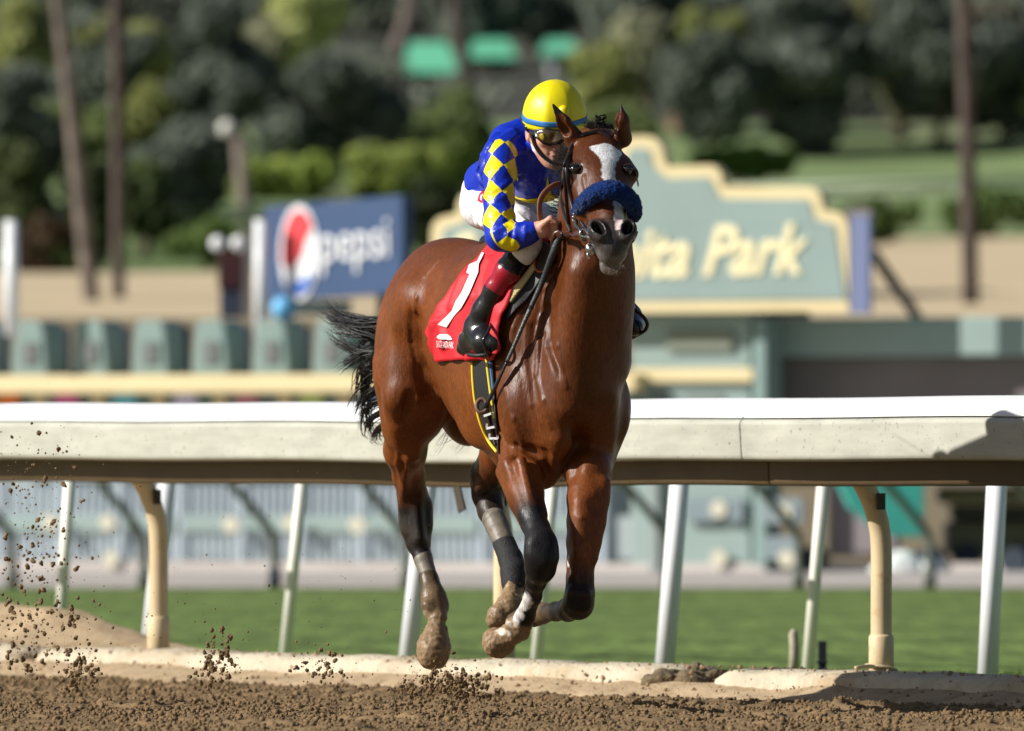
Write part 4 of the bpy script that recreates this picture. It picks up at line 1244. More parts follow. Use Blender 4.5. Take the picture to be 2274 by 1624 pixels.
legs += leg(RF) + leg(RFP, .01) + leg(RFH, .012)
legs += leg(LF) + leg(LFH, .012)
legs += leg(RH, .03) + leg(RHH, .012)
legs += leg(LH, .02) + leg(LHH, .012)
# joints, tendons and muscle ridges
def rod(a, b, ra, rb, k=.012, sub=False):
    return cone(N(*a), N(*b), R(ra), R(rb), k, sub=sub)
legs += [
    rod((1130, 1030, 31.965), (1172, 1150, 31.80), 16, 7, .03), rod((1157, 1025, 31.92), (1190, 1150, 31.775), 13, 6, .025), rod((1184, 1040, 31.95), (1203, 1140, 31.815), 12, 7, .025),
    rod((1112, 1050, 32.05), (1166, 1180, 31.85), 11, 6, .02),
    rod((1182, 1212, 31.705), (1182, 1226, 31.705), 12, 12, .03), rod((1220, 1216, 31.715), (1220, 1240, 31.715), 14, 13, .03), rod((1188, 1250, 31.715), (1212, 1252, 31.70), 11, 11, .03),
    rod((1272, 1318, 31.80), (1274, 1340, 31.82), 11, 13, .03), rod((1300, 1322, 31.80), (1297, 1345, 31.82), 11, 13, .03),
    rod((1342, 1075, 31.92), (1320, 1240, 31.84), 14, 6, .03), rod((1290, 1120, 31.87), (1284, 1230, 31.825), 17, 8, .035),
    rod((900, 1040, 33.08), (897, 1115, 33.23), 9, 9, .03), rod((897, 1130, 33.24), (903, 1180, 33.24), 9, 8, .03), rod((946, 1120, 33.27), (946, 1165, 33.25), 10, 10, .03), rod((922, 1110, 33.225), (932, 1195, 33.2), 13, 9, .04),
    rod((1064, 1052, 33.06), (1068, 1080, 33.02), 18, 19, .03), rod((1062, 1042, 33.07), (1100, 1007, 32.92), 11, 13, .02),
    # gaskin and thigh
    rod((884, 890, 32.9), (884, 1010, 33.08), 36, 16, .04), rod((925, 880, 32.9), (914, 1010, 33.02), 36, 20, .04), rod((868, 800, 33.0), (880, 950, 33.03), 40, 22, .05),
    rod((955, 845, 32.95), (975, 905, 33.0), 34, 20, .04),
    # fetlocks and hoof bulbs
    rod((950, 1345, 33.1), (952, 1350, 33.1), 14, 14, .02), rod((978, 1342, 33.14), (980, 1346, 33.14), 14, 14, .02),
    rod((1134, 1388, 31.98), (1136, 1396, 31.98), 12, 12, .02), rod((1148, 1408, 32.0), (1142, 1412, 32.0), 16, 15, .02),
]
body += legs
# skin folds and grooves
def groove(pts, r, k=.02, off=.004, d0=30.8, d1=34.5, sub=True):
    P = sight_hit(body_base, [p[0] for p in pts], [p[1] for p in pts], d0, d1)
    if P[:, 1].max() > d1 + DOFF - .05: return []
    g = grad(body_base, P)
    P = P + g * off
    return [cone(P[i], P[i + 1], r, r, k, sub=sub) for i in range(len(P) - 1)]
body_base = list(body)
fold = []
fold += groove([(1230, 625), (1213, 690), (1219, 760), (1246, 830)], .006, .03, .002)            # neck meets shoulder
fold += groove([(1216, 680), (1202, 745), (1196, 800)], .004, .02, .001)
fold += groove([(1205, 650), (1188, 720), (1184, 760)], .004, .015, .001)
fold += groove([(922, 715), (928, 765), (940, 820), (960, 862)], .010, .06, .005)               # flank
fold += groove([(976, 577), (943, 614), (925, 662), (917, 702)], .004, .010, -.0012, sub=False)
fold += groove([(912, 700), (914, 760), (926, 815), (945, 850)], .005, .02, .002)
fold += groove([(902, 740), (906, 800), (922, 850)], .005, .025, .002)
fold += groove([(888, 730), (885, 790), (892, 850)], .030, .08, -.027, sub=False)
fold += groove([(880, 955), (884, 985)], .022, .04, -.014, sub=False)
fold += groove([(896, 935), (906, 905), (910, 880)], .006, .03, .002)
fold += groove([(1276, 940), (1280, 985), (1272, 1050)], .009, .05, .004)                        # between the pectorals
fold += groove([(1180, 1000), (1212, 1008), (1212, 1040)], .007, .03, .003)
fold += groove([(1150, 990), (1172, 1000), (1195, 1012)], .005, .02, .002)
fold += groove([(1244, 980), (1250, 992)], .020, .05, -.012, sub=False)
for pts, r in (([(1120, 860), (1140, 930), (1160, 990)], .003), ([(1170, 720), (1165, 800), (1180, 900)], .0035), ([(1158, 690), (1140, 730), (1134, 770)], .003),
               ([(1196, 760), (1192, 830), (1206, 890), (1222, 950)], .0035), ([(1150, 700), (1128, 760), (1122, 800)], .0035), ([(1242, 680), (1238, 770), (1256, 860)], .003),
               ([(886, 985), (882, 1030), (892, 1070)], .0025), ([(905, 1020), (900, 1060), (896, 1100)], .002), ([(1262, 1140), (1290, 1150)], .0025),
               ([(1100, 900), (1112, 960), (1124, 1010)], .003), ([(1297, 395), (1301, 425)], .0015)):
    fold += groove(pts, r * 1.2, .016, -r * 1.0, sub=False)
body += fold

hv, hf = polygonize(body, (-.86, 31.0 + DOFF, -.02), (.72, 33.75 + DOFF, 2.25), .0052)

# ---- coat colours: bay, black points, white blaze, mud on the feet, painted neck shade
hp = to_h(hv)
BAY = np.array((.150, .041, .0085))
DARKBAY = np.array((.066, .0180, .0052))
BLACK = np.array((.0105, .0095, .010))
MUD = np.array((.235, .155, .085))
col = np.repeat(BAY[None], len(hv), 0)
nz = np.array([mnoise.noise(Vector(p) * 3.0) for p in hv[::1]]) if len(hv) < 400000 else np.zeros(len(hv))
fi_ = np.nonzero((hv[:, 2] < .45))[0]
nz_f = np.zeros(len(hv)); nz_f[fi_] = [mnoise.noise(Vector(hv[i]) * 45) for i in fi_]
def paint(w, c):
    global col
    w = np.clip(w, 0, 1)[:, None]
    col = col * (1 - w) + np.asarray(c)[None] * w
def near(a, b, r, soft):
    return smooth01((r - seg_dist(hv, a, b)) / soft)
paint(.45 * smooth01((hp[:, 2] - 1.42) / .25), DARKBAY)
paint(.30 * smooth01(nz * 1.5), DARKBAY)
paint(.6 * smooth01((hp[:, 0] - .38) / .25) * smooth01((hp[:, 2] - .85) / .2), DARKBAY)      # shade of neck and breast put into the coat colour
# legs turn black from above the knee or hock downward
def leg_black(nodes, i0, i1, c=BLACK, r=.11):
    for i in range(i0, i1):
        first = i == i0
        w = near(N(*nodes[i][:3]), N(*nodes[i + 1][:3]), R(nodes[i][3]) * 1.6 + (.075 if first else .05), .13 if first else .05)
        paint(w * (np.clip(.75 + nz * .9, 0, 1) if first else 1.0), c)
leg_black(RF, 3, 11); leg_black(LF, 7, 12); leg_black(LH, 2, 10, np.array((.026, .018, .014)))
leg_black(LH, 5, 10); leg_black(RH, 5, 12)
for i in range(len(LFH) - 1): paint(near(N(*LFH[i][:3]), N(*LFH[i + 1][:3]), .085, .03), MUD * .5)
paint(near(N(1205, 1362, 32.25), N(1180, 1366, 32.34), .085, .03), MUD * .45)
paint(.6 * near(N(1170, 1110, 31.9), N(1190, 1165, 31.8), .055, .06), BLACK)
paint(.75 * near(N(1062, 1050, 33.1), N(1120, 1010, 32.9), .10, .06), BLACK * 1.6)
paint(.5 * near(N(905, 1085, 33.2), N(935, 1115, 33.2), .09, .08), BLACK)
# dust on the hocks
for nodes, i0, i1 in ((LH, 1, 5), (RH, 5, 8)):
    for i in range(i0, i1):
        paint(.55 * near(N(*nodes[i][:3]), N(*nodes[i + 1][:3]), .09, .04) * smooth01(.5 + nz * 1.2), (.065, .045, .030))
# mud
for nodes, w in ((RHH, 1), (LHH, 1), (RFH, 1), (RFP, 1)):
    for i in range(len(nodes) - 1):
        paint(w * near(N(*nodes[i][:3]), N(*nodes[i + 1][:3]), R(nodes[i][3]) * 1.5 + .02, .025), MUD)
paint(.9 * near(N(961, 1330, 33.1), N(972, 1385, 33.1), .075, .05), MUD * .8)
paint(.55 * near(N(950, 1270, 33.2), N(960, 1320, 33.1), .06, .05), MUD * .7)
paint(.75 * near(N(1150, 1398, 31.98), N(1138, 1415, 32.0), .05, .03), MUD)
paint(.4 * near(N(1225, 1362, 32.1), N(1200, 1366, 32.25), .06, .05), MUD * .55)
# white socks
def paint_px(pts, r, soft, c, w=1.0, d0=30.8, d1=34.5):
    P = sight_hit(body, [p[0] for p in pts], [p[1] for p in pts], d0, d1)
    m = np.zeros(len(hv))
    for i in range(len(P) - 1):
        m = np.maximum(m, smooth01((r * (1 + .5 * nz_f) - seg_dist(hv, P[i], P[i + 1])) / soft))
    paint(m * w * np.clip(.9 + .5 * nz_f, 0, 1), c)
paint_px([(1170, 1328), (1158, 1350), (1144, 1376)], .026, .010, (.64, .60, .57))
paint_px([(1133, 1372), (1130, 1385)], .014, .010, (.55, .48, .40))
paint_px([(1106, 1398), (1117, 1404), (1128, 1408)], .014, .008, (.60, .54, .46), .9)
paint_px([(946, 1362), (940, 1380), (936, 1402)], .016, .012, (.55, .44, .31), .7)
paint_px([(1262, 1238), (1262, 1255)], .010, .006, (.62, .58, .55))
# head markings in the head frame
kq = (hv - P0) @ HMAT.T
t_, w_, n_ = kq[:, 0], kq[:, 1], kq[:, 2]
onhead = smooth01((.30 - seg_dist(hv, K(.05, 0, -.05), K(.56, 0, -.07))) / .08) * (hv[:, 1] < 31.9 + DOFF)
paint(onhead * .35, DARKBAY * 1.1)
muz = onhead * smooth01((t_ - .435) / .07)
paint(muz * .92, (.046, .041, .040))
paint(onhead * smooth01((t_ - .545) / .03) * smooth01((-.04 - n_) / .03) * .8, (.16, .145, .135))
paint(onhead * smooth01((t_ - .53) / .02) * smooth01((-.105 - n_) / .02), (.20, .175, .16))
for s in (1, -1):
    paint(near(eye_pt(s, -.004, 0, 0), eye_pt(s, .012, 0, 0), .040, .024) * .75, (.040, .024, .017))
    paint(near(K(.527, .052 * s, .010), K(.527, .05 * s, -.02), .034, .008), (.009, .007, .007))
    paint(.7 * near(K(.14, .07 * s, .0), K(.165, .078 * s, .0), .022, .03), DARKBAY * .6)
paint(near(N(1227, 231, 31.69), N(1235, 243, 31.69), .030, .018), BLACK)
paint(near(N(1379, 232, 31.76), N(1372, 246, 31.75), .018, .012), BLACK)
# blaze: star, strip and snip following the profile of the photograph in head coordinates
bz_t = np.array([.065, .085, .11, .14, .17, .20, .26, .36, .40, .44, .475, .50])
def head_w(px, py):
    """head-frame (t,w) of a picture point on the front of the face"""
    q = (sight_hit(head, [px], [py], 30.8, 32.2)[0] - P0) @ HMAT.T
    return q[0], q[1]
rows = [(319, 1344, 1352), (326, 1330, 1368), (334, 1310, 1380), (341, 1317, 1379), (350, 1329, 1372), (362, 1336, 1366), (378, 1336, 1364), (395, 1338, 1367),
        (420, 1343, 1370), (447, 1361, 1378), (462, 1364, 1385), (480, 1365, 1386), (497, 1366, 1382), (510, 1365, 1378)]
bt, bl, br = [], [], []
for yy, xl, xr in rows:
    a, b = head_w(xl, yy), head_w(xr, yy)
    bt.append(.5 * (a[0] + b[0])); bl.append(a[1]); br.append(b[1])
o_ = np.argsort(bt)
bt, bl, br = np.array(bt)[o_], np.array(bl)[o_], np.array(br)[o_]
L_, R_ = np.interp(t_, bt, bl), np.interp(t_, bt, br)
wob = .0016 * np.sin(t_ * 190) + .0016 * np.sin(w_ * 310 + t_ * 90)
inb = smooth01((np.minimum(w_ - L_, R_ - w_) + wob) / .004 + .5) * (t_ > bt[0]) * (t_ < bt[-1]) * (n_ > -.05) * onhead
paint(inb, (.66, .65, .64))
paint(onhead * inb * smooth01((t_ - .455) / .02) * .8, (.50, .36, .34))

# caked mud stands off the feet in fine lumps
mudm = np.zeros(len(hv))
for nodes in (RHH, LHH, RFH, RFP, LFH):
    for i in range(len(nodes) - 1):
        mudm = np.maximum(mudm, near(N(*nodes[i][:3]), N(*nodes[i + 1][:3]), R(nodes[i][3]) * 1.5 + .03, .04))
mi = np.nonzero(mudm > .02)[0]
mn_ = np.array([mnoise.noise(Vector(hv[i]) * 70) * .0035 + mnoise.noise(Vector(hv[i]) * 180) * .0016 + mnoise.noise(Vector(hv[i]) * 28) * .004 for i in mi])
hv[mi] += grad(body, hv[mi], .006) * (mn_ * mudm[mi])[:, None]
mc = np.clip(.5 + mn_ / .008, 0, 1)
col[mi] *= (.80 + .4 * mc)[:, None]
horse_me = mesh_from('horse', hv, hf)
set_color(horse_me, col)
# hair direction and fine muscle relief in the coat shader
M_coat = mat('horse_coat', (.2, .07, .02), rough=.40, spec=.22, attr='Col', noise_scale=9, noise_amt=.14, sheen=0)
def coat_bump(m):
    nt = m.node_tree
    b = nt.nodes['Principled BSDF']
    L = nt.links.new
    geo = nt.nodes.new('ShaderNodeNewGeometry')
    mp = nt.nodes.new('ShaderNodeMapping')
    mp.inputs['Scale'].default_value = (1, 1, .22)
    L(geo.outputs['Position'], mp.inputs['Vector'])
    n1 = nt.nodes.new('ShaderNodeTexNoise'); n1.inputs['Scale'].default_value = 150; n1.inputs['Detail'].default_value = 3
    n2 = nt.nodes.new('ShaderNodeTexNoise'); n2.inputs['Scale'].default_value = 26; n2.inputs['Detail'].default_value = 3
    L(mp.outputs[0], n1.inputs['Vector']); L(mp.outputs[0], n2.inputs['Vector'])
    b1 = nt.nodes.new('ShaderNodeBump'); b1.inputs['Distance'].default_value = .0012; b1.inputs['Strength'].default_value = 1
    b2 = nt.nodes.new('ShaderNodeBump'); b2.inputs['Distance'].default_value = .004; b2.inputs['Strength'].default_value = .8
    L(n1.outputs['Fac'], b1.inputs['Height']); L(n2.outputs['Fac'], b2.inputs['Height'])
    L(b1.outputs[0], b2.inputs['Normal']); L(b2.outputs[0], b.inputs['Normal'])
    # damp sheen: roughness varies over the coat
    n3 = nt.nodes.new('ShaderNodeTexNoise'); n3.inputs['Scale'].default_value = 5; n3.inputs['Detail'].default_value = 4
    L(geo.outputs['Position'], n3.inputs['Vector'])
    mr = nt.nodes.new('ShaderNodeMapRange'); mr.inputs['From Min'].default_value = .35; mr.inputs['From Max'].default_value = .65
    mr.inputs['To Min'].default_value = .34; mr.inputs['To Max'].default_value = .50
    L(n3.outputs['Fac'], mr.inputs['Value']); L(mr.outputs[0], b.inputs['Roughness'])
coat_bump(M_coat)
def hair_tone(m):
    nt = m.node_tree; L = nt.links.new
    b = nt.nodes['Principled BSDF']
    src = b.inputs['Base Color'].links[0].from_socket
    geo = nt.nodes.new('ShaderNodeNewGeometry')
    for sc, sq, amt in ((170, (1, 1, .35), .26), (70, (1, 1, .5), .13), (9, (1, 1, .8), .12)):
        mp = nt.nodes.new('ShaderNodeMapping'); mp.inputs['Scale'].default_value = sq
        L(geo.outputs['Position'], mp.inputs['Vector'])
        n = nt.nodes.new('ShaderNodeTexNoise'); n.inputs['Scale'].default_value = sc; n.inputs['Detail'].default_value = 3
        L(mp.outputs[0], n.inputs['Vector'])
        r = nt.nodes.new('ShaderNodeMapRange'); r.inputs['From Min'].default_value = .3; r.inputs['From Max'].default_value = .7
        r.inputs['To Min'].default_value = 1 - amt; r.inputs['To Max'].default_value = 1 + amt
        L(n.outputs['Fac'], r.inputs['Value'])
        mx = nt.nodes.new('ShaderNodeMix'); mx.data_type = 'RGBA'; mx.blend_type = 'MULTIPLY'; mx.inputs['Factor'].default_value = 1
        L(src, mx.inputs['A']); L(r.outputs[0], mx.inputs['B']); src = mx.outputs['Result']
    L(src, b.inputs['Base Color'])
hair_tone(M_coat)
horse = link('horse', horse_me, M_coat)
tag(horse, 'bay racehorse with a white blaze galloping with all four feet off the dirt', 'horse')
# ================================================================== JOCKEY
def decal(name, poly, prims, off, d0, d1, mat_, parent, step=5.0, thick=.002, flip=False):
    """a flat-printed or sewn shape that lies on the solid: outline in picture points, laid on the surface grown by off"""
    bm = bmesh.new()
    f = bm.faces.new([bm.verts.new((x, y, 0)) for x, y in poly])
    bmesh.ops.triangulate(bm, faces=[f])
    for _ in range(7):
        es = [e for e in bm.edges if e.calc_length() > step]
        if not es:
            break
        bmesh.ops.subdivide_edges(bm, edges=es, cuts=1)
        bmesh.ops.triangulate(bm, faces=bm.faces)
    bm.verts.ensure_lookup_table()
    bm.verts.index_update()
    xy = np.array([v.co[:2] for v in bm.verts])
    fs = [tuple(v.index for v in f.verts) for f in bm.faces]
    bm.free()
    P = sight_hit(prims, xy[:, 0], xy[:, 1], d0, d1, off)
    fs = [f_ for f_ in fs if all(P[i_, 1] < d1 + DOFF - .03 for i_ in f_)]
    me = mesh_from(name, P, fs)
    bm = bmesh.new(); bm.from_mesh(me)
    bmesh.ops.recalc_face_normals(bm, faces=bm.faces)
    bm.normal_update()
    if sum(f.normal.y * f.calc_area() for f in bm.faces) > 0:
        bmesh.ops.reverse_faces(bm, faces=bm.faces)
    bm.to_mesh(me); bm.free()
    o = link(name, me, mat_, parent)
    if thick:
        s = o.modifiers.new('thickness', 'SOLIDIFY'); s.thickness = thick; s.offset = 1
    return o

def sdf_obj(name, prims, h, mat_, parent=None, pad=.05):
    lo = np.full(3, 1e9); hi = -lo
    for p in prims:
        if p.get('sub'):
            continue
        if p['t'] == 'c':
            for q, r in ((p['a'], p['ra']), (p['b'], p['rb'])):
                lo = np.minimum(lo, q - r); hi = np.maximum(hi, q + r)
        else:
            m = np.sqrt(((p['M'] * p['r'][:, None]) ** 2).sum(0))
            lo = np.minimum(lo, p['c'] - m); hi = np.maximum(hi, p['c'] + m)
    V, F = polygonize(prims, lo - pad, hi + pad, h, B=12)
    me = mesh_from(name, V, F)
    return link(name, me, mat_, parent), V

# chequered sleeve: diamonds run along (u) and around (v) the arm
def sleeve_mat():
    m = mat('diamond_silk', (1, 1, 1), rough=.36, spec=.45, bump=.008, bump_scale=18)
    nt = m.node_tree; L = nt.links.new
    a = nt.nodes.new('ShaderNodeAttribute'); a.attribute_name = 'arm'
    sp = nt.nodes.new('ShaderNodeSeparateXYZ'); L(a.outputs['Vector'], sp.inputs[0])
    def mth(op, x, y=None):
        n = nt.nodes.new('ShaderNodeMath'); n.operation = op
        for i, q in enumerate((x, y)):
            if q is None: continue
            if isinstance(q, (int, float)): n.inputs[i].default_value = q
            else: L(q, n.inputs[i])
        return n.outputs[0]
    u, v = sp.outputs[0], sp.outputs[1]
    ca, cb = mth('FLOOR', mth('ADD', u, v)), mth('FLOOR', mth('SUBTRACT', u, v))
    par = mth('ABSOLUTE', mth('MODULO', mth('ADD', ca, cb), 2.0))
    par = mth('MULTIPLY', par, mth('SUBTRACT', 1.0, sp.outputs[2]))
    mx = nt.nodes.new('ShaderNodeMix'); mx.data_type = 'RGBA'
    L(par, mx.inputs['Factor'])
    mx.inputs['A'].default_value = (*srgb(14, 44, 172), 1); mx.inputs['B'].default_value = (*srgb(232, 214, 10), 1)
    L(mx.outputs['Result'], nt.nodes['Principled BSDF'].inputs['Base Color'])
    return m
M_sleeve = sleeve_mat()

def on_horse(nodes, lift=.015):
    """keep limb nodes (px, py, depth, half width) just clear of the horse's side"""
    P = sight_hit(body_base, [n[0] for n in nodes], [n[1] for n in nodes], 31, 34.5)
    out = []
    for (x, y, d, r), q in zip(nodes, P):
        out.append((N(x, y, min(d, q[1] - DOFF - R(r) * .92 - lift) if q[1] < 33.5 + DOFF else d), R(r)))
    return out
# ---- body: one continuous figure (head, neck, trunk, arms with hands, legs)
C0 = N(1222, 283, 32.12)
fw = np.array((.36, -.885, -.29)); fw /= np.linalg.norm(fw)
upv = np.array((.04, -.26, .96)); upv -= fw * upv.dot(fw); upv /= np.linalg.norm(upv)
lt = np.cross(fw, upv)      # the rider's right
if lt[0] > 0: lt = -lt
JM = np.stack([lt, fw, upv])
def J(r, f, u):
    return C0 + lt * r + fw * f + upv * u
jb = [ell(J(0, -.012, .035), (.077, .095, .095), .03, JM),
      ell(J(0, .030, -.045), (.060, .064, .085), .03, JM),
      cone(J(.052, .02, -.05), J(.022, .062, -.105), .020, .020, .03), cone(J(-.052, .02, -.05), J(-.022, .062, -.105), .020, .020, .03),
      ell(J(0, .078, -.112), (.022, .016, .018), .02, JM),
      cone(J(0, .090, -.008), J(0, .113, -.046), .009, .0125, .012),
      ell(J(.012, .100, -.050), (.008, .010, .007), .006, JM), ell(J(-.012, .100, -.050), (.008, .010, .007), .006, JM),
      cone(J(.018, .089, -.076), J(-.018, .089, -.076), .0065, .0065, .006), cone(J(.016, .086, -.090), J(-.016, .086, -.090), .0075, .0075, .006),
      cone(J(.020, .092, -.083), J(-.020, .092, -.083), .0022, .0022, .003, sub=True),
      cone(J(.028, .083, -.048), J(.032, .082, -.075), .002, .002, .006, sub=True), cone(J(-.028, .083, -.048), J(-.032, .082, -.075), .002, .002, .006, sub=True),
      ell(J(.045, .062, -.032), (.020, .018, .014), .02, JM), ell(J(-.045, .062, -.032), (.020, .018, .014), .02, JM),
      ell(J(.030, .078, -.002), (.013, .008, .009), .006, JM), ell(J(-.030, .078, -.002), (.013, .008, .009), .006, JM),
      ell(J(.076, -.012, -.020), (.008, .019, .031), .006, JM), ell(J(.084, -.010, -.018), (.005, .010, .018), .004, JM, sub=True),
      ell(J(-.076, -.012, -.020), (.008, .019, .031), .006, JM),
      cone(J(0, -.02, -.05), N(1190, 345, 32.35), .055, .065, .03)]
jb += [cone(N(1185, 350, 32.36), N(1100, 415, 32.66), .085, .07, .04), cone(N(1118, 348, 32.2), N(1262, 348, 32.5), .05, .05, .05)]
arm_r = [(N(1116, 352, 32.15), R(30)), (N(1108, 430, 32.06), R(27)), (N(1110, 522, 31.98), R(25)), (N(1150, 524, 31.95), R(24)), (N(1182, 514, 31.93), R(19))]
arm_l = [(N(1268, 352, 32.5), R(30)), (N(1292, 440, 32.42), R(27)), (N(1296, 515, 32.32), R(25)), (N(1275, 520, 32.2), R(21)), (N(1262, 516, 32.1), R(18))]
jb += chain(arm_r, .015) + chain(arm_l, .015)
def fist(w0, kn, dirf, wrist_r, spread, curl, dd):
    """closed hand: back of the hand from wrist w0 to knuckle line kn; four fingers curl down round the reins, thumb on top"""
    out = []
    (wx, wy, wd), (kx, ky, kd) = w0, kn
    out.append(cone(N(wx, wy, wd), N((wx + kx) / 2, (wy + ky) / 2, (wd + kd) / 2), R(wrist_r), R(wrist_r + 2), .012))
    for i in range(4):
        t = (i - 1.5)
        k = N(kx + spread[0] * t, ky + spread[1] * t, kd + .004 * abs(t) + dd * t)
        out.append(cone(N(wx + .35 * (kx - wx), wy + spread[1] * t * .45 + .35 * (ky - wy), wd), k, R(11), R(7.0), .010))
        a = k + np.array([curl[0] * R(13) * dirf, -.010, -R(6) + curl[1] * R(3)])
        b = a + np.array([-.002 * dirf, .012, -R(15)]) * (1 - .08 * abs(t))
        c_ = b + np.array([-R(13) * dirf, .018, -R(2)])
        ln = (.0108, .0105, .0100, .0088)[i]
        out += [cone(k, a, ln + .001, ln, .004), cone(a, b, ln, ln * .93, .003), cone(b, c_, ln * .92, ln * .8, .003)]
    t0 = N(wx + .45 * (kx - wx), ky - 2, kd - .02)
    t1 = N(kx - 4 * dirf, ky + spread[1] * -1.7 - 1, kd - .035)
    t2 = N(kx + 9 * dirf, ky + spread[1] * -1.2 + 4, kd - .036)
    out += [cone(t0, t1, R(9), R(6.6), .008), cone(t1, t2, R(6.6), R(5), .003)]
    return out
jb += fist((1186, 514, 31.93), (1226, 503, 31.92), 1, 18, (2.5, 10.0), (.75, 0), .003)
jb += fist((1268, 516, 32.12), (1252, 508, 32.08), -1, 17, (2.0, 9.5), (.6, 0), .003)
leg_r = on_horse([(1082, 460, 32.62, 36), (1160, 530, 32.12, 20), (1140, 592, 32.2, 17), (1100, 650, 32.2, 17), (1064, 718, 32.30, 20), (1062, 750, 32.24, 18)])
leg_l = [(N(1125, 460, 32.76), R(36)), (N(1288, 545, 32.66), R(34)), (N(1320, 610, 32.75), R(25)), (N(1398, 700, 32.84), R(20)), (N(1408, 722, 32.8), R(18))]
jb += chain(leg_r, .03) + chain(leg_l, .03)
rider, _ = sdf_obj('person', jb, .0052, M_skin)
tag(rider, 'jockey in blue and yellow silks crouched over the neck of the bay racehorse', 'person')

# ---- silks
shirt = [cone(N(1188, 335, 32.36), N(1092, 408, 32.64), R(66), R(60), .04),
         ell(N(1180, 368, 32.30), (R(72), .13, R(68)), .05),
         ell(N(1195, 412, 32.34), (R(58), .12, R(38)), .05),
         cone(N(1112, 345, 32.16), N(1105, 385, 32.14), R(42), R(40), .04),
         cone(N(1130, 318, 32.25), N(1185, 292, 32.3), R(46), R(38), .06),
         cone(N(1268, 348, 32.5), N(1240, 330, 32.4), R(44), R(50), .05),
         cone(N(1062, 398, 32.66), N(1082, 425, 32.62), R(24), R(26), .04)]
for a, b, r in (((1160, 330), (1128, 372), 6), ((1172, 318), (1150, 380), 5), ((1150, 300), (1105, 330), 5), ((1090, 330), (1068, 380), 5), ((1180, 330), (1172, 395), 4), ((1100, 300), (1078, 340), 5),
                ((1058, 385), (1075, 415), 5), ((1195, 330), (1190, 375), 3), ((1140, 290), (1085, 330), 4), ((1168, 335), (1156, 400), 4), ((1185, 355), (1165, 430), 4), ((1215, 365), (1195, 425), 4), ((1230, 375), (1222, 420), 3), ((1070, 345), (1060, 375), 4), ((1095, 318), (1092, 370), 3), ((1200, 340), (1205, 400), 4), ((1150, 420), (1170, 380), 4)):
    P = sight_hit(shirt, [a[0], b[0]], [a[1], b[1]], 31.6, 33.2)
    if P[:, 1].max() > 33.1 + DOFF: continue
    shirt.append(cone(P[0], P[1], R(r) * 1.1, R(r) * .6, .018))
o, _ = sdf_obj('silk_shirt', shirt, .0055, M_blue, rider)
o, _ = sdf_obj('collar', [cone(N(1178, 318, 32.14), N(1200, 345, 32.1), R(9), R(8), .01), cone(N(1200, 345, 32.1), N(1235, 362, 32.08), R(8), R(7), .01), cone(N(1178, 318, 32.14), N(1172, 296, 32.2), R(9), R(8), .01)], .004, M_blue, rider)
decal('collar_lining', [(1179, 320), (1186, 324), (1198, 345), (1194, 347), (1183, 335)], [ell(N(1195, 335, 32.16), (R(40), .08, R(40)), 0)], .0, 31.5, 33, M_white, rider, thick=.001)
for poly in ([(1208, 440), (1212, 415), (1215, 393), (1220, 418), (1227, 437), (1222, 446), (1212, 449)],
             [(1139, 434), (1152, 440), (1172, 443), (1195, 440), (1208, 430), (1210, 446), (1190, 453), (1165, 452), (1143, 445)],
             [(1222, 446), (1228, 433), (1234, 434), (1246, 432), (1247, 440), (1232, 444)],
             [(1141, 385), (1146, 366), (1151, 400), (1142, 401)]):
    decal('yellow_panel', poly, shirt, .0015, 31.4, 33.2, M_yel, rider, thick=.0015)
def sleeve(nodes, hand_dir):
    pr = chain(nodes, .02)
    pts = [n[0] for n in nodes]
    if hand_dir > 0:   # gathers at the inside of the elbow, the armpit and the cuff
        base_ = list(pr)
        for a, b, r in (((1140, 476), (1098, 462), 3), ((1141, 484), (1092, 492), 3), ((1140, 492), (1100, 515), 3), ((1142, 470), (1110, 440), 2.5), ((1136, 500), (1118, 540), 3), ((1150, 500), (1140, 545), 2.5),
                        ((1136, 400), (1095, 425), 2.5), ((1140, 420), (1100, 448), 2.5), ((1085, 380), (1090, 430), 2), ((1168, 502), (1165, 535), 2)):
            P_ = sight_hit(base_, [a[0], (a[0] + b[0]) / 2, b[0]], [a[1], (a[1] + b[1]) / 2 + 2, b[1]], 31.4, 32.6, -.002)
            if P_[:, 1].max() > 32.5 + DOFF: continue
            pr = pr + [cone(P_[0], P_[1], R(r) * 1.3, R(r), .012), cone(P_[1], P_[2], R(r), R(r) * .5, .012)]
    o, V = sdf_obj('sleeve', pr, .0045, M_sleeve, rider)
    best = np.full(len(V), 1e9); U = np.zeros(len(V)); A = np.zeros(len(V)); acc = 0
    for i in range(len(pts) - 1):
        a, b = pts[i], pts[i + 1]
        ba = b - a; ln = np.linalg.norm(ba); t_hat = ba / ln
        t = ((V - a) @ t_hat) / ln
        tc = np.clip(t, -1 if i == 0 else 0, 2 if i == len(pts) - 2 else 1)
        q = V - a - tc[:, None] * ba
        d = np.linalg.norm(q, axis=1)
        e1 = np.array([.0, -1, 0]); e1 -= t_hat * e1.dot(t_hat); e1 /= np.linalg.norm(e1)
        e2 = np.cross(t_hat, e1)
        ang = np.arctan2(q @ e2, q @ e1) / (2 * math.pi)
        m = d < best
        best[m] = d[m]; U[m] = (acc + tc * ln)[m]; A[m] = ang[m]
        acc += ln
    set_vec(o.data, np.stack([U / .097 + .20, A * 4 + .12, smooth01((U - (acc - .045)) / .003)], 1), 'arm')
    return pr
sl_r = sleeve([(N(1113, 345, 32.13), R(37)), (N(1110, 395, 32.08), R(35)), (N(1108, 445, 32.04), R(33)), (N(1108, 490, 32.0), R(34)), (N(1113, 524, 31.97), R(34)), (N(1140, 527, 31.96), R(30)), (N(1166, 520, 31.94), R(25.5)), (N(1182, 515.5, 31.93), R(22.5))], 1)
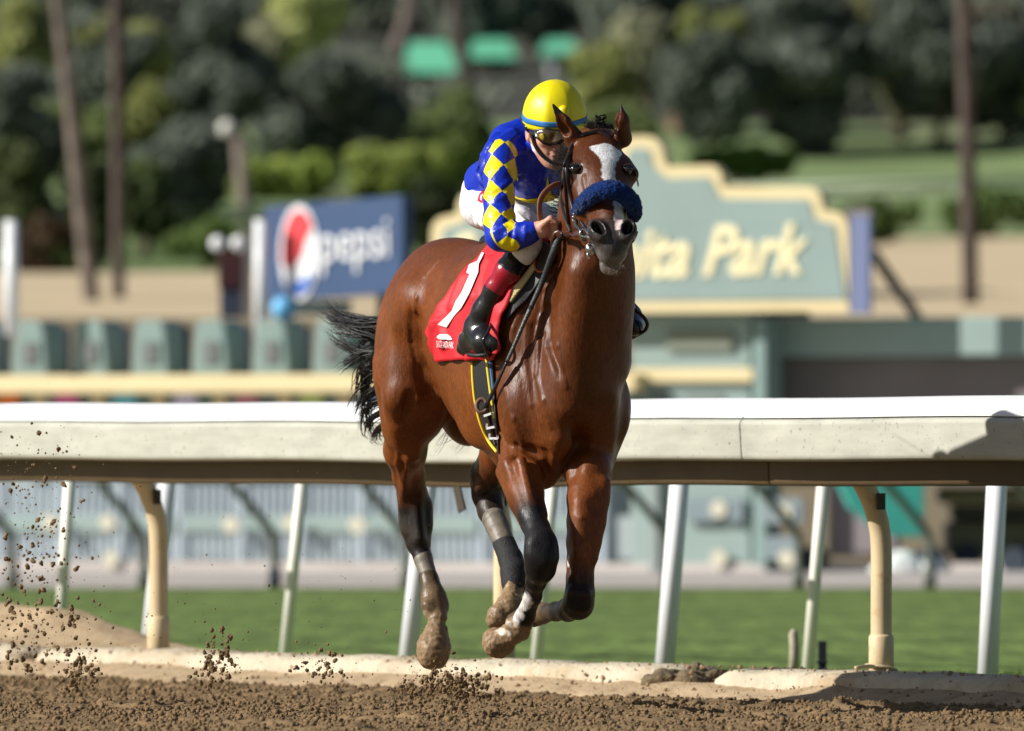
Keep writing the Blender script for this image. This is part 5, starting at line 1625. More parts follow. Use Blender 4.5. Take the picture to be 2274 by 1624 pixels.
sl_l = sleeve([(N(1266, 350, 32.5), R(38)), (N(1292, 440, 32.42), R(35)), (N(1296, 515, 32.32), R(33)), (N(1280, 519, 32.22), R(26))], -1)

# ---- breeches and boots
br = [cone(N(1078, 452, 32.66), N(1150, 505, 32.25), R(52), R(42), .05), cone(N(1150, 505, 32.25), N(1168, 545, 32.06), R(42), R(34), .05),
      cone(N(1078, 452, 32.66), N(1062, 415, 32.7), R(50), R(34), .06),
      cone(N(1168, 545, 32.06), N(1160, 566, 32.04), R(34), R(27), .03),
      cone(N(1120, 445, 32.74), N(1285, 548, 32.66), R(52), R(36), .06), cone(N(1285, 548, 32.66), N(1300, 585, 32.7), R(36), R(28), .03)]
for a, b, r in (((1048, 470), (1085, 520), 4), ((1040, 450), (1070, 500), 4), ((1058, 495), (1080, 515), 3), ((1045, 430), (1075, 470), 4), ((1150, 460), (1195, 500), 4), ((1145, 475), (1180, 505), 4), ((1150, 555), (1190, 560), 4)):
    P = sight_hit(br, [a[0], b[0]], [a[1], b[1]], 31.6, 33.4)
    if P[:, 1].max() > 33.3 + DOFF: continue
    br.append(cone(P[0], P[1], R(r), R(r) * .6, .02))
sdf_obj('breeches', br, .0058, M_white, rider)
M_redp = mat('red_print', srgb(200, 26, 44), rough=.5)
decal('breeches_badge', [(1060, 446), (1064, 432), (1071, 424), (1075, 424), (1075, 450), (1068, 451)], br, .001, 31.6, 33.4, M_redp, rider, thick=.001)
decal('badge_letter', [(1066, 443), (1068, 434), (1072, 431), (1073, 433), (1070, 438), (1070, 446)], br, .003, 31.6, 33.4, M_whitep, rider, thick=.0008)
def boot(nodes, toe, heel):
    pr = chain(nodes, .02) + [cone(N(*toe[0]), N(*toe[1]), R(toe[2]), R(toe[3]), .03), cone(N(*heel[0]), N(*heel[1]), R(heel[2]), R(heel[3]), .02)]
    return pr
shin = on_horse([(1150, 575, 32.2, 33), (1127, 604, 32.2, 29), (1102, 642, 32.22, 26), (1078, 690, 32.25, 28), (1062, 722, 32.27, 30)])
foot = on_horse([(1060, 742, 32.24, 27), (1078, 760, 32.12, 26), (1044, 756, 32.22, 27), (1036, 770, 32.22, 17), (1098, 763, 32.14, 18), (1022, 777, 32.2, 8), (1108, 777, 32.13, 8)], .02)
bt_r = chain(shin, .02) + [cone(foot[0][0], foot[1][0], foot[0][1], foot[1][1], .04), cone(foot[2][0], foot[3][0], foot[2][1], foot[3][1], .035),
                           cone(foot[3][0], foot[1][0], foot[3][1], foot[1][1], .035),
                           cone(foot[1][0], foot[4][0], foot[1][1], foot[4][1], .02), cone(foot[5][0], foot[6][0], foot[5][1], foot[6][1], .012)]
o, V = sdf_obj('boot', bt_r, .0042, None, rider)
M_boot = mat('boot_leather', (1, 1, 1), rough=.23, spec=.55, attr='Col', bump=.004, bump_scale=20)
o.data.materials.append(M_boot)
def boot_cols(o, V, top, ank):
    ax = ank - top; L_ = ax.dot(ax)
    t = ((V - top) @ ax) / L_
    c = np.repeat(np.array([[.011, .011, .013]]), len(V), 0)
    m = (t > .13) & (t < .465)
    c[m] = srgb(150, 18, 42)
    set_color(o.data, c)
boot_cols(o, V, shin[0][0], shin[-1][0])
sdf_obj('boot_top', [cone(N(1102, 642, 32.22), N(1100, 645, 32.22), R(27.5), R(27.5), .01)], .004, M_black_l, rider) if False else None
bt_l = boot([(N(1296, 578, 32.7), R(33)), (N(1326, 615, 32.76), R(28)), (N(1372, 668, 32.84), R(26)), (N(1398, 700, 32.86), R(26))],
            ((1400, 705, 32.84), (1410, 728, 32.74), 24, 20), ((1405, 715, 32.82), (1412, 722, 32.8), 24, 18))
o, V = sdf_obj('boot', bt_l, .0045, M_boot, rider)
boot_cols(o, V, N(1296, 578, 32.7), N(1398, 700, 32.86))

# ---- helmet with cover, band and peak; goggles
M_helm = mat('helmet_cover', srgb(222, 206, 8), rough=.42, spec=.38, noise_scale=5, noise_amt=.03, bump=.004, bump_scale=9)
M_band = mat('helmet_band', srgb(42, 112, 178), rough=.5)
M_navy = mat('navy_cloth', srgb(22, 22, 110), rough=.5)
hu = np.array((.015, -.27, .96)); hu /= np.linalg.norm(hu)
hx = np.array((1., 0, 0)); hx -= hu * hx.dot(hu); hx /= np.linalg.norm(hx)
hy = np.cross(hu, hx)
hc = N(1231.5, 262, 32.13)
def helm_pt(th, ph, grow=0.0):
    rx, ry, rz = .1115 + grow, .128 + grow, .131 + grow
    sec = 2 * math.pi / 8; fq = math.cos(sec / 2) / math.cos(((ph + .28) % sec) - sec / 2)
    pump = 1 + .45 * (fq - .975) * math.sin(th) ** .7
    z = math.cos(th)
    return hc + hx * rx * math.sin(th) * math.cos(ph) * pump + hy * ry * math.sin(th) * math.sin(ph) * pump + hu * rz * z
def helm_ring(ths, grow, name, m, parent, n=72, solid=.003):
    vs_ = [helm_pt(t, 2 * math.pi * j / n, grow) for t in ths for j in range(n)]
    fs = [(i * n + j, i * n + (j + 1) % n, (i + 1) * n + (j + 1) % n, (i + 1) * n + j) for i in range(len(ths) - 1) for j in range(n)]
    me = mesh_from(name, vs_, fs)
    bm = bmesh.new(); bm.from_mesh(me); bmesh.ops.remove_doubles(bm, verts=bm.verts, dist=.0005); bmesh.ops.recalc_face_normals(bm, faces=bm.faces); bm.to_mesh(me); bm.free()
    me.polygons.foreach_set('use_smooth', np.ones(len(me.polygons), dtype=bool))
    o = link(name, me, m, parent)
    s = o.modifiers.new('thickness', 'SOLIDIFY'); s.thickness = solid; s.offset = 0
    return o
helmet = helm_ring([math.radians(a) for a in list(range(0, 100, 4)) + [100]], 0, 'helmet', M_helm, rider)
helm_ring([math.radians(a) for a in (83.5, 86, 89, 91.5)], .0025, 'helmet_band', M_band, helmet)
helm_ring([math.radians(a) for a in (97, 101, 105, 108)], -.004, 'helmet_liner', M_navy, helmet)
kb = hc + hx * .035 - hy * .118 + hu * .035
o, _ = sdf_obj('helmet_vent', [cone(hc + hx * .030 - hy * .112 + hu * .052, hc + hx * .032 - hy * .125 + hu * .020, .020, .016, .01)], .004, M_helm, helmet)
headgrow = jb[:19]
M_gog = mat('goggle_frame', (.010, .010, .011), rough=.3)
M_lens = mat('goggle_lens', srgb(70, 52, 14), rough=.06, spec=.8, coat=1.0)
gout = [(1187, 292), (1196, 286), (1215, 286), (1238, 288), (1254, 295), (1258, 305), (1252, 316), (1238, 322), (1222, 324), (1206, 319), (1193, 308)]
gfr = decal('goggles', gout, headgrow, .016, 31.4, 33, M_gog, rider, thick=.012)
cxg, cyg = 1222, 304
decal('lens', [(cxg + (x - cxg) * .84, cyg + (y - cyg) * .76) for x, y in gout], headgrow, .020, 31.4, 33, M_lens, gfr, thick=.010)
M_lensy = mat('lens_reflection', srgb(170, 140, 20), rough=.08, spec=.8, coat=1.0)
decal('lens_reflection', [(1199, 298), (1206, 296), (1210, 304), (1208, 313), (1202, 310), (1198, 304)], headgrow, .031, 31.4, 33, M_lensy, gfr, thick=.002)  # yellow reflection on the lens, laid on as a coloured patch
mb = MB()
st = sight_hit(headgrow, np.array([1160, 1168, 1178, 1189.]), np.array([262, 276, 290, 297.]), 31.4, 32.25, .010)
mb.tube(spline(list(st), 5), .011, 8, flat=(np.array([0, -1, 0.]), .35))
mb.build('goggle_strap', M_gog, gfr, smooth=True)
mb = MB()
st = sight_hit(headgrow, np.array([1178, 1184, 1193, 1206, 1226, 1240.]), np.array([283, 312, 332, 348, 362, 366.]), 31.4, 32.3, .006)
mb.tube(spline(list(st), 5), .006, 8)
mb.build('chin_strap', M_gog, helmet, smooth=True)
# ================================================================== SADDLERY
M_red = mat('red_cloth', srgb(188, 20, 34), rough=.62, noise_scale=12, noise_amt=.05, bump=.006, bump_scale=14)
M_felt = mat('saddle_felt', srgb(196, 178, 128), rough=.8, noise_scale=160, noise_amt=.15, bump=.001, bump_scale=300)
M_yelt = mat('yellow_trim', srgb(226, 196, 50), rough=.5)
cloth_p = list(body_base)
def cfold(pts, r, r2=None):
    P = sight_hit(body_base, [p[0] for p in pts], [p[1] for p in pts], 31, 34.5, .010)
    if P[:, 1].max() > 34.4 + DOFF: return []
    return [cone(P[i], P[i + 1], R(r), R(r2 or r), .025) for i in range(len(P) - 1)]
cloth_p += cfold([(985, 680), (972, 720), (962, 770)], 7) + cfold([(1000, 640), (985, 700), (988, 760)], 4) + cfold([(1110, 680), (1105, 740), (1112, 790)], 6)
cloth_p += cfold([(1140, 650), (1122, 700), (1118, 760)], 5) + cfold([(1070, 770), (1050, 795)], 6) + cfold([(1030, 620), (1005, 680)], 3) + cfold([(1085, 580), (1060, 660), (1045, 740)], 3)
def ring_r(f, ph, off, prims=None):
    """distance from the trunk's axis to the grown surface, along angle ph (0 = horse's right side, 90 = up)"""
    prims = prims or cloth_p
    f, ph = np.asarray(f, float), np.asarray(ph, float)
    O = np.array([HX0, HY0, 0]) + f[:, None] * FU + UZ * 1.22
    D = np.cos(ph)[:, None] * RU + np.sin(ph)[:, None] * UZ
    r = np.full(len(f), .75)
    for _ in range(60):
        r = r - (field(prims, O + D * r[:, None]) - off) * .6
    return O + D * r[:, None]
def edge_fph(pts):
    P = sight_hit(cloth_p, [p[0] for p in pts], [p[1] for p in pts], 31, 34.5, .012)
    q = to_h(P)
    return q[:, 0], np.arctan2(q[:, 2] - 1.22, q[:, 1])
back_e = edge_fph([(1060, 572), (1035, 592), (1008, 628), (985, 664), (966, 695), (952, 722), (946, 742), (952, 768), (956, 780)])
front_e = edge_fph([(1188, 592), (1160, 618), (1136, 650), (1120, 690), (1108, 728), (1108, 752), (1116, 772), (1112, 785), (1102, 798)])
def grid_cloth(name, off, mat_, parent, fb, ff, ph0, ph1, nu=60, nv=90, thick=.003):
    V = []
    phs = np.linspace(ph0, ph1, nv)
    for ph in phs:
        a, b = fb(ph), ff(ph)
        fu = np.linspace(a, b, nu)
        k_ = np.clip(1 - (ph - ph0) / .9, 0, 1)
        V.append(ring_r(fu, ph - k_ * (.008 * np.sin(fu * 17 + 1) + .004 * np.sin(fu * 43)), off + k_ * (.003 + .006 * np.sin(fu * 40 + ph * 2))))
    V = np.concatenate(V)
    F = np.array([(j * nu + i, j * nu + i + 1, (j + 1) * nu + i + 1, (j + 1) * nu + i) for j in range(nv - 1) for i in range(nu - 1)])
    me = mesh_from(name, V, F)
    bm = bmesh.new(); bm.from_mesh(me); bmesh.ops.recalc_face_normals(bm, faces=bm.faces); bm.to_mesh(me); bm.free()
    o = link(name, me, mat_, parent)
    if thick:
        s = o.modifiers.new('thickness', 'SOLIDIFY'); s.thickness = thick; s.offset = 0
    return o
def fmap(e):
    o_ = np.argsort(e[1])
    ph, f = e[1][o_], e[0][o_]
    return lambda p: float(np.interp(math.pi - p if p > math.pi / 2 else p, ph, f))
fb, ff = fmap(back_e), fmap(front_e)
PH0 = float(edge_fph([(1040, 800)])[1][0])
cloth = grid_cloth('saddle_cloth', .012, M_red, None, fb, ff, PH0, math.pi - PH0 + .05)
tag(cloth, 'red saddle cloth with a white number 1 draped over the back of the bay horse', 'saddle cloth')
num = [(1070, 560.5), (1075, 562), (1063, 587), (1062, 605), (1041, 655), (1024, 685), (1008, 703), (991.5, 728), (972.5, 721.5), (992, 703), (1004, 690), (1012, 670), (1025, 650), (1043, 609), (1036, 606), (1042, 588), (1060, 580)]
decal('number', num, cloth_p, .0195, 31, 34.5, M_whitep, cloth, thick=.001)
# printed track emblem: mountain arch over a line of lettering
decal('emblem', [(970, 750), (973, 745), (979, 742), (985, 743), (990, 742), (996, 744), (1001, 748), (1005, 755), (998, 756), (990, 754.5), (982, 755), (975, 753.5)], cloth_p, .0225, 31, 34.5, M_whitep, cloth, thick=.001)
v, f = text_mesh('SANTA ANITA PARK', 1.0)
w_ = v[:, 0].max() - v[:, 0].min()
xx = 988 + v[:, 0] / w_ * 38
yy = 773 - v[:, 1] / v[:, 1].max() * 15 + (v[:, 0] / w_) * 3
P = sight_hit(cloth_p, xx, yy, 31, 34.5, .0235)
link('lettering', mesh_from('lettering', P, f, smooth=False), M_whitep, cloth)

# girth
gir = empty('girth', H(.16, .28, 1.0))
tag(gir, 'black elastic girth with yellow edging round the horse behind its foreleg', 'girth')
def strip_path(pts, prims, off, d0=31, d1=34.5):
    return list(sight_hit(prims, np.array([p[0] for p in pts], float), np.array([p[1] for p in pts], float), d0, d1, off))
decal('band', [(1050, 795), (1095, 795), (1097, 840), (1100, 900), (1106, 960), (1108, 1008), (1098, 998), (1078, 950), (1062, 905), (1055, 860), (1050, 820)], body_base, .006, 31, 34.5, M_black, gir, thick=.004)
mb = MB(); mb.tube(spline(strip_path([(1049, 805), (1050, 840), (1055, 890), (1067, 940), (1085, 980), (1103, 1004)], body_base, .010), 6), .0055, 8); mb.build('edging', M_yelt, gir, smooth=True)
mb = MB(); mb.tube(spline(strip_path([(1080, 795), (1083, 820), (1088, 860), (1092, 890), (1098, 930)], body_base, .010), 6), .0055, 8); mb.build('edging', M_yelt, gir, smooth=True)
M_bluet = mat('blue_trim', srgb(40, 110, 180), rough=.5)
mb = MB(); mb.tube(spline(strip_path([(1087, 795), (1091, 830), (1095, 870)], body_base, .009), 6), .004, 8); mb.build('edging', M_bluet, gir, smooth=True)
for (x, y, a) in ((1084, 921, -.35), (1090, 950, -.2), (1096, 974, 0)):
    c = sight_hit(body_base, [x], [y], 31, 34.5, .016)[0]
    b = MB()
    u = np.array([math.cos(a), -.3, -math.sin(a)]); u /= np.linalg.norm(u)
    b.box(c, (.032, .006, .008), np.stack([u, np.cross(u, UZ) / np.linalg.norm(np.cross(u, UZ)), np.cross(u, np.cross(u, UZ))]))
    b.box(c - u * .015 + np.array([0, 0, .008]), (.007, .006, .018)); b.box(c + u * .015 + np.array([0, 0, .008]), (.007, .006, .018))
    b.build('buckle', M_whitep, gir)
mb = MB(); mb.tube(spline(strip_path([(1082, 905), (1090, 940), (1097, 970), (1102, 990)], body_base, .012), 6), .008, 8, flat=(np.array([.5, -.85, 0]), .3)); mb.build('billet', M_brown_l, gir, smooth=True)

# saddle
sad = empty('saddle', H(.05, 0, 1.66))
tag(sad, 'small black racing saddle with a tan felt pad under the jockey', 'saddle')
seat = [cone(H(-.08, 0, 1.645), H(.14, 0, 1.672), .055, .05, .03, UZ, .6), cone(H(.14, 0, 1.672), H(.20, 0, 1.695), .05, .035, .03)]
sdf_obj('seat', seat, .006, M_black_l, sad)
decal('felt_pad', [(1127, 658), (1145, 637), (1168, 610), (1190, 586), (1192, 598), (1176, 620), (1155, 648), (1137, 673)], body_base, .014, 31, 34.5, M_felt, sad, thick=.012)
decal('girth_top_shade', [(1124, 690), (1137, 673), (1155, 648), (1176, 620), (1192, 599), (1222, 590), (1212, 610), (1192, 640), (1170, 668), (1148, 688), (1128, 712)], body_base, .008, 31, 34.5, M_black, sad, thick=.008)  # black patch for the girth top and the shadow under the felt
decal('flap', [(1190, 545), (1215, 538), (1232, 548), (1228, 580), (1208, 602), (1194, 602), (1187, 590)], body_base, .020, 31, 34.5, M_dark_l, sad, thick=.006)
mb = MB(); mb.tube(spline(strip_path([(1189, 560), (1187, 588), (1193, 602), (1206, 603), (1214, 596)], body_base, .027), 6), .004, 8); mb.build('flap_binding', M_tan_l, sad, smooth=True)
def stirrup(cx, cy, d, w, h, mirror=1):
    e = empty('stirrup', N(cx, cy, d))
    mb = MB()
    pts = []
    for q in np.linspace(-.15 * math.pi, 1.15 * math.pi, 15):
        pts.append(N(cx + w * math.cos(q) * .9, cy - h * math.sin(q), d - .03 * math.sin(q) * 0))
    mb.tube(spline(pts, 3), .006, 8); mb.build('arch', M_black, e, smooth=True)
    b = MB(); b.tube([pts[0], pts[-1]], .009, 8); b.build('tread', M_black, e, smooth=True)
    return e
fd = min(f_[0][1] for f_ in foot) - R(22) - DOFF
st_ = empty('stirrup', N(1078, 755, fd))
tag(st_, 'black stirrup iron under the toe of the boot beside the red cloth', 'stirrup')
mb = MB(); mb.tube(spline([N(1096, 708, fd + .10), N(1088, 728, fd + .02), N(1080, 745, fd - .005), N(1073, 757, fd - .01), N(1078, 772, fd), N(1085, 790, fd + .04)], 6), [.0055] * 24 + [.008] * 7, 8); mb.build('arch', M_black_l, st_, smooth=True)
mb = MB(); mb.tube(spline([N(1040, 788, fd + .10), N(1062, 790, fd + .05), N(1088, 786, fd + .04), N(1108, 778, fd + .08)], 5), .007, 8); mb.build('tread', M_black, st_, smooth=True)
mb = MB(); mb.tube(spline([N(1096, 708, fd + .10), N(1114, 676, fd + .11), N(1142, 620, fd + .10)], 5), .010, 8, flat=(np.array([.4, -.9, 0]), .3)); mb.build('stirrup_leather', M_black_l, st_, smooth=True)
st_ = empty('stirrup', N(1418, 716, 32.7))
tag(st_, 'black stirrup iron round the far boot showing beyond the chest of the horse', 'stirrup')
mb = MB(); mb.tube(spline([N(1398, 685, 32.8), N(1412, 690, 32.74), N(1428, 703, 32.7), N(1437, 718, 32.7), N(1435, 730, 32.7), N(1427, 738, 32.72), N(1404, 750, 32.78)], 6), .0065, 8); mb.build('arch', M_black, st_, smooth=True)

# ---- whip
wh = empty('whip', N(1240, 530, 31.9))
tag(wh, 'black riding whip with a leather loop at its tip held along the horse shoulder', 'whip')
def near_skin(pts, off):
    P = sight_hit(body_base, np.array([p[0] for p in pts], float), np.array([p[1] for p in pts], float), 31, 34.5)
    return [N(x, y, q[1] - DOFF - o_) for (x, y), q, o_ in zip(pts, P, off)]
wpts = near_skin([(1228, 563), (1205, 625), (1178, 685), (1160, 725), (1143, 765), (1126, 802), (1108, 842), (1090, 880), (1075, 908)], [.06, .035, .030, .032, .040, .050, .062, .075, .085])
wpts[0] = N(1228, 563, min(wpts[0][1] - DOFF, 31.89))
mb = MB(); mb.tube(spline([N(1243, 524, 31.88)] + wpts[:3], 6), np.linspace(.0145, .0085, 19), 10); mb.build('grip', mat('whip_grip', srgb(52, 58, 62), rough=.5, bump=.003, bump_scale=150), wh, smooth=True)
mb = MB(); mb.tube(spline(wpts[2:6], 6), np.linspace(.0085, .0060, 19), 8); mb.build('shaft', mat('whip_shaft', srgb(70, 76, 74), rough=.35, bump=.004, bump_scale=120), wh, smooth=True)
mb = MB(); mb.tube(spline(wpts[5:], 6), .0095, 8, flat=(np.array([.9, 0, .4]), .6)); mb.build('flap', M_black_l, wh, smooth=True)
M_keep = mat('whip_loop', srgb(105, 78, 62), rough=.6)
mb = MB()
cl = N(1070, 902, wpts[-1][1] - DOFF)
mb.tube([cl + np.array([math.cos(q) * R(12), .01 * math.sin(q), math.sin(q) * R(15)]) for q in np.linspace(-.3, 2 * math.pi - .6, 24)], .008, 8, flat=(np.array([0, -1, 0.]), 1.5)); mb.build('loop', M_keep, wh, smooth=True)

# ---- bridle
brd = empty('bridle', K(.1, 0, 0))
tag(brd, 'dark brown leather bridle with blue sheepskin noseband on the head of the horse', 'bridle')
def strap(name, pts, r, m, prims=None, off=.004, d0=30.8, d1=32.3, flat=.35, parent=None, n=6):
    P = [q for q in strip_path(pts, prims or head_base, off, d0, d1) if q[1] < d1 + DOFF - .03]
    if len(P) < 2: return None
    mb = MB(); mb.tube(spline(P, n), r, 10, flat=(np.array([0.1, -1, .2]), flat)); return mb.build(name, m, parent or brd, smooth=True)
strap('browband', [(1264, 345), (1268, 328), (1281, 309), (1300, 298), (1325, 292), (1355, 293), (1372, 299), (1384, 309), (1390, 320)], .0075, M_dark_l, flat=.7, off=.008)
strap('cheekpiece', [(1266, 338), (1260, 362), (1260, 390), (1266, 430), (1275, 470)], .0075, M_dark_l, off=.006)
strap('cheekpiece', [(1262, 345), (1254, 380), (1250, 415), (1252, 450), (1262, 490), (1266, 510)], .0065, M_dark_l, off=.006)
strap('throat_latch', [(1264, 340), (1252, 372), (1248, 410), (1247, 450), (1256, 485), (1268, 515)], .0055, M_black, prims=head_base + neck, off=.010)
strap('cheekpiece', [(1412, 385), (1417, 410), (1420, 440), (1418, 470)], .009, M_dark_l, off=.010)
# sheepskin roll
def roll_c(px, py, d): return N(px, py, d)
rc = [roll_c(1280, 473, 31.62), roll_c(1295, 452, 31.50), roll_c(1318, 432, 31.42), roll_c(1345, 422, 31.38), roll_c(1372, 425, 31.38), roll_c(1395, 440, 31.41), roll_c(1408, 462, 31.48), roll_c(1409, 482, 31.56)]
rp = spline(rc, 8)
rr = [R(12.5 + 8.0 * math.sin(math.pi * min(1, max(0, (i / (len(rp) - 1))))) ** .6) for i in range(len(rp))]
mb = MB(); mb.tube(rp, rr, 40)
M_fleece = mat('blue_sheepskin', srgb(6, 42, 100), rough=.9, spec=.1, sheen=.15, noise_scale=160, noise_amt=.3)
me = mesh_from('noseband', mb.v, mb.f)
bm = bmesh.new(); bm.from_mesh(me); bmesh.ops.subdivide_edges(bm, edges=bm.edges, cuts=2, use_grid_fill=True)
bm.normal_update()
for v in bm.verts:
    d = mnoise.noise(v.co * 60) * .004 + mnoise.noise(v.co * 150) * .003 + mnoise.noise(v.co * 320) * .0014
    v.co += v.normal * d
bm.to_mesh(me); bm.free()
me.polygons.foreach_set('use_smooth', np.ones(len(me.polygons), dtype=bool))
nb_ = link('noseband', me, M_fleece, brd)
# wool tufts standing off the roll
cv = np.array([v.co[:] for v in me.vertices]); cn = np.array([v.normal[:] for v in me.vertices])
idx = rng.choice(len(cv), 9000)
tv, tf = [], []
b0 = cv[idx] ; nn = cn[idx]
dirv = nn + rng.normal(0, .55, nn.shape); dirv /= np.linalg.norm(dirv, axis=1, keepdims=True)
sd = np.cross(dirv, rng.normal(0, 1, nn.shape)); sd /= np.linalg.norm(sd, axis=1, keepdims=True)
ln = rng.uniform(.002, .0045, (len(idx), 1))
tv = np.stack([b0 - sd * .0011, b0 + sd * .0011, b0 + dirv * ln], 1).reshape(-1, 3)
fl = link('fleece', mesh_from('fleece', tv, np.arange(len(tv)).reshape(-1, 3)), M_fleece, nb_)
fl['kind'] = 'stuff'
# bit, rings and reins
mb = MB(); q0 = N(1300, 522, 31.42)
mb.tube([N(1297 + 9 * math.cos(q), 520 + 15 * math.sin(q), 31.44 + .02 * math.cos(q)) for q in np.linspace(0, 2 * math.pi, 22)], .0038, 8)
mb.tube(spline([N(1290, 493, 31.5), N(1297, 502, 31.46), N(1303, 512, 31.42), N(1312, 522, 31.38)], 5), [.006] * 8 + [.0085] * 8, 8)
mb.tube([N(1292, 524, 31.46), N(1322, 530, 31.36)], [.011, .008], 10)
mb.tube([N(1312 + 10 * math.cos(q), 553 + 12 * math.sin(q), 31.42) for q in np.linspace(0, 2 * math.pi, 18)], .003, 8)
mb.tube([N(1305, 548, 31.42), N(1318, 560, 31.42)], .011, 8); mb.tube([N(1318, 545, 31.42), N(1311, 563, 31.42)], .010, 8)
mb.tube([N(1305, 558, 31.40), N(1306, 576, 31.40)], [.0025, .006], 8)
mb.build('bit', M_steel, brd, smooth=True)
mb = MB()
for i, (x, y) in enumerate(((1275, 478), (1275, 484), (1276, 490), (1278, 496))):
    mb.tube([N(x + 3.2 * math.cos(q), y + 4 * math.sin(q), 31.52 + .006 * math.sin(q + i)) for q in np.linspace(0, 2 * math.pi, 12)], .0018, 6)
mb.build('chain', M_steel, brd, smooth=True)
mb = MB(); mb.tube(spline([N(1278, 490, 31.52), N(1280, 502, 31.50), N(1286, 508, 31.48), N(1290, 515, 31.46)], 5), .008, 8); mb.build('bit_keeper', M_black, brd, smooth=True)
mb = MB(); mb.tube(spline([N(1238, 523, 31.86), N(1250, 521, 31.8), N(1268, 520, 31.65), N(1289, 518, 31.5)], 6), .0135, 10, flat=(np.array([0.2, -1, 0.]), .35)); mb.build('rein', M_brown_l, brd, smooth=True)
mb = MB(); mb.tube(spline([N(1244, 518, 31.86), N(1236, 522, 31.87), N(1232, 535, 31.88), N(1230, 548, 31.9)], 6), .0135, 10, flat=(np.array([0.3, -1, 0.]), .4)); mb.build('rein', M_brown_l, brd, smooth=True)
mb = MB()
for x in (1247, 1251): mb.tube([N(x, 513, 31.80), N(x + .5, 530, 31.80)], .004, 6)
mb.build('rein_keeper', M_black_l, brd, smooth=True)
mb = MB(); mb.tube(spline([N(1413, 520, 31.5), N(1400, 535, 31.7), N(1330, 530, 32.2), N(1262, 520, 32.06)], 6), .012, 8, flat=(np.array([0.3, -1, 0.]), .35)); mb.build('rein', M_brown_l, brd, smooth=True)
mb = MB(); mb.tube(spline([N(1247, 408, 32.02), N(1230, 412, 31.98), N(1212, 425, 31.95), N(1200, 445, 31.93), N(1198, 470, 31.92), N(1201, 498, 31.92)], 6), .010, 10, flat=(np.array([0.5, -.8, 0.4]), .3)); mb.build('rein', mat('rubber_rein', srgb(132, 88, 62), rough=.6), brd, smooth=True)
strap('chin_strap', [(1300, 548), (1302, 556), (1314, 575), (1330, 582)], .006, M_black, prims=head, off=.008, d1=31.7)

# ---- leg bandages (worn by the horse)
def wrap(nodes, m, grow, parent=horse):
    return sdf_obj('leg_wrap', chain([(N(a, b, d), R(r + grow, d)) for a, b, d, r in nodes], .012), .0045, m, parent)[0]
M_tape = mat('grey_tape', srgb(112, 104, 92), rough=.5, noise_scale=30, noise_amt=.35, bump=.002, bump_scale=60)
M_wrap = mat('black_bandage', (.013, .012, .013), rough=.75, noise_scale=80, noise_amt=.3, bump=.003, bump_scale=130)
wrap([(930, 1204, 33.25, 22), (940, 1242, 33.22, 17.5), (953, 1286, 33.18, 17.5)], M_tape, 3)
wrap([(1098, 1154, 33.02, 25), (1106, 1172, 33.0, 23), (1118, 1202, 32.96, 22)], M_tape, 3)
wrap([(1119, 1206, 32.96, 22), (1134, 1242, 32.9, 23), (1142, 1272, 32.86, 26.5), (1142, 1296, 32.84, 24), (1141, 1306, 32.83, 19)], M_wrap, 4)

# ---- eyes, hair
M_eye = mat('horse_eye', (.006, .004, .004), rough=.04, spec=.8, coat=1.0)
M_lid = mat('eyelid', (.030, .019, .014), rough=.5)
for s in (-1, 1):
    bm = bmesh.new(); bmesh.ops.create_uvsphere(bm, u_segments=24, v_segments=16, radius=.0195)
    me = bpy.data.meshes.new('eye'); bm.to_mesh(me); bm.free()
    me.polygons.foreach_set('use_smooth', np.ones(len(me.polygons), dtype=bool))
    o = link('eye', me, M_eye, horse); o.location = eye_pt(s, 0, 0, -.0085)
    mb = MB()
    for sg, amp, rr in ((-1, .0125, .0042), (1, .0125, .0030)):
        arc = [eye_pt(s, sg * amp * math.sin(q), .0195 * math.cos(q), .0065 + .003 * math.sin(q)) for q in np.linspace(0, math.pi, 13)]
        mb.tube(arc, [.0018 + (rr - .0018) * math.sin(math.pi * i / 12) for i in range(13)], 8)
    mb.build('eyelid', M_lid, horse, smooth=True)
def hair(name, strands, m, parent, seg=3):
    """strands: list of (points, root radius) -> tapered hairs in one mesh"""
    V, Fq = [], []
    base = 0
    for pts, r in strands:
        P = np.array(pts); n = len(P)
        T = np.gradient(P, axis=0); T /= np.linalg.norm(T, axis=1, keepdims=True) + 1e-9
        A = np.cross(T, np.array([.3, 1, .2])); A /= np.linalg.norm(A, axis=1, keepdims=True) + 1e-9
        B_ = np.cross(T, A)
        rad = r * (1 - np.linspace(0, 1, n) ** 2 * .9)
        for q in range(seg):
            a = 2 * math.pi * q / seg
            V.append(P + (A * math.cos(a) + B_ * math.sin(a)) * rad[:, None])
        for q in range(seg):
            q2 = (q + 1) % seg
            for i in range(n - 1):
                Fq.append((base + q * n + i, base + q2 * n + i, base + q2 * n + i + 1, base + q * n + i + 1))
        base += seg * n
    return link(name, mesh_from(name, np.concatenate(V), np.array(Fq)), m, parent)
M_hair = mat('black_hair', (.010, .008, .008), rough=.6, spec=.15)
S = []
root = (868, 690, 33.85)
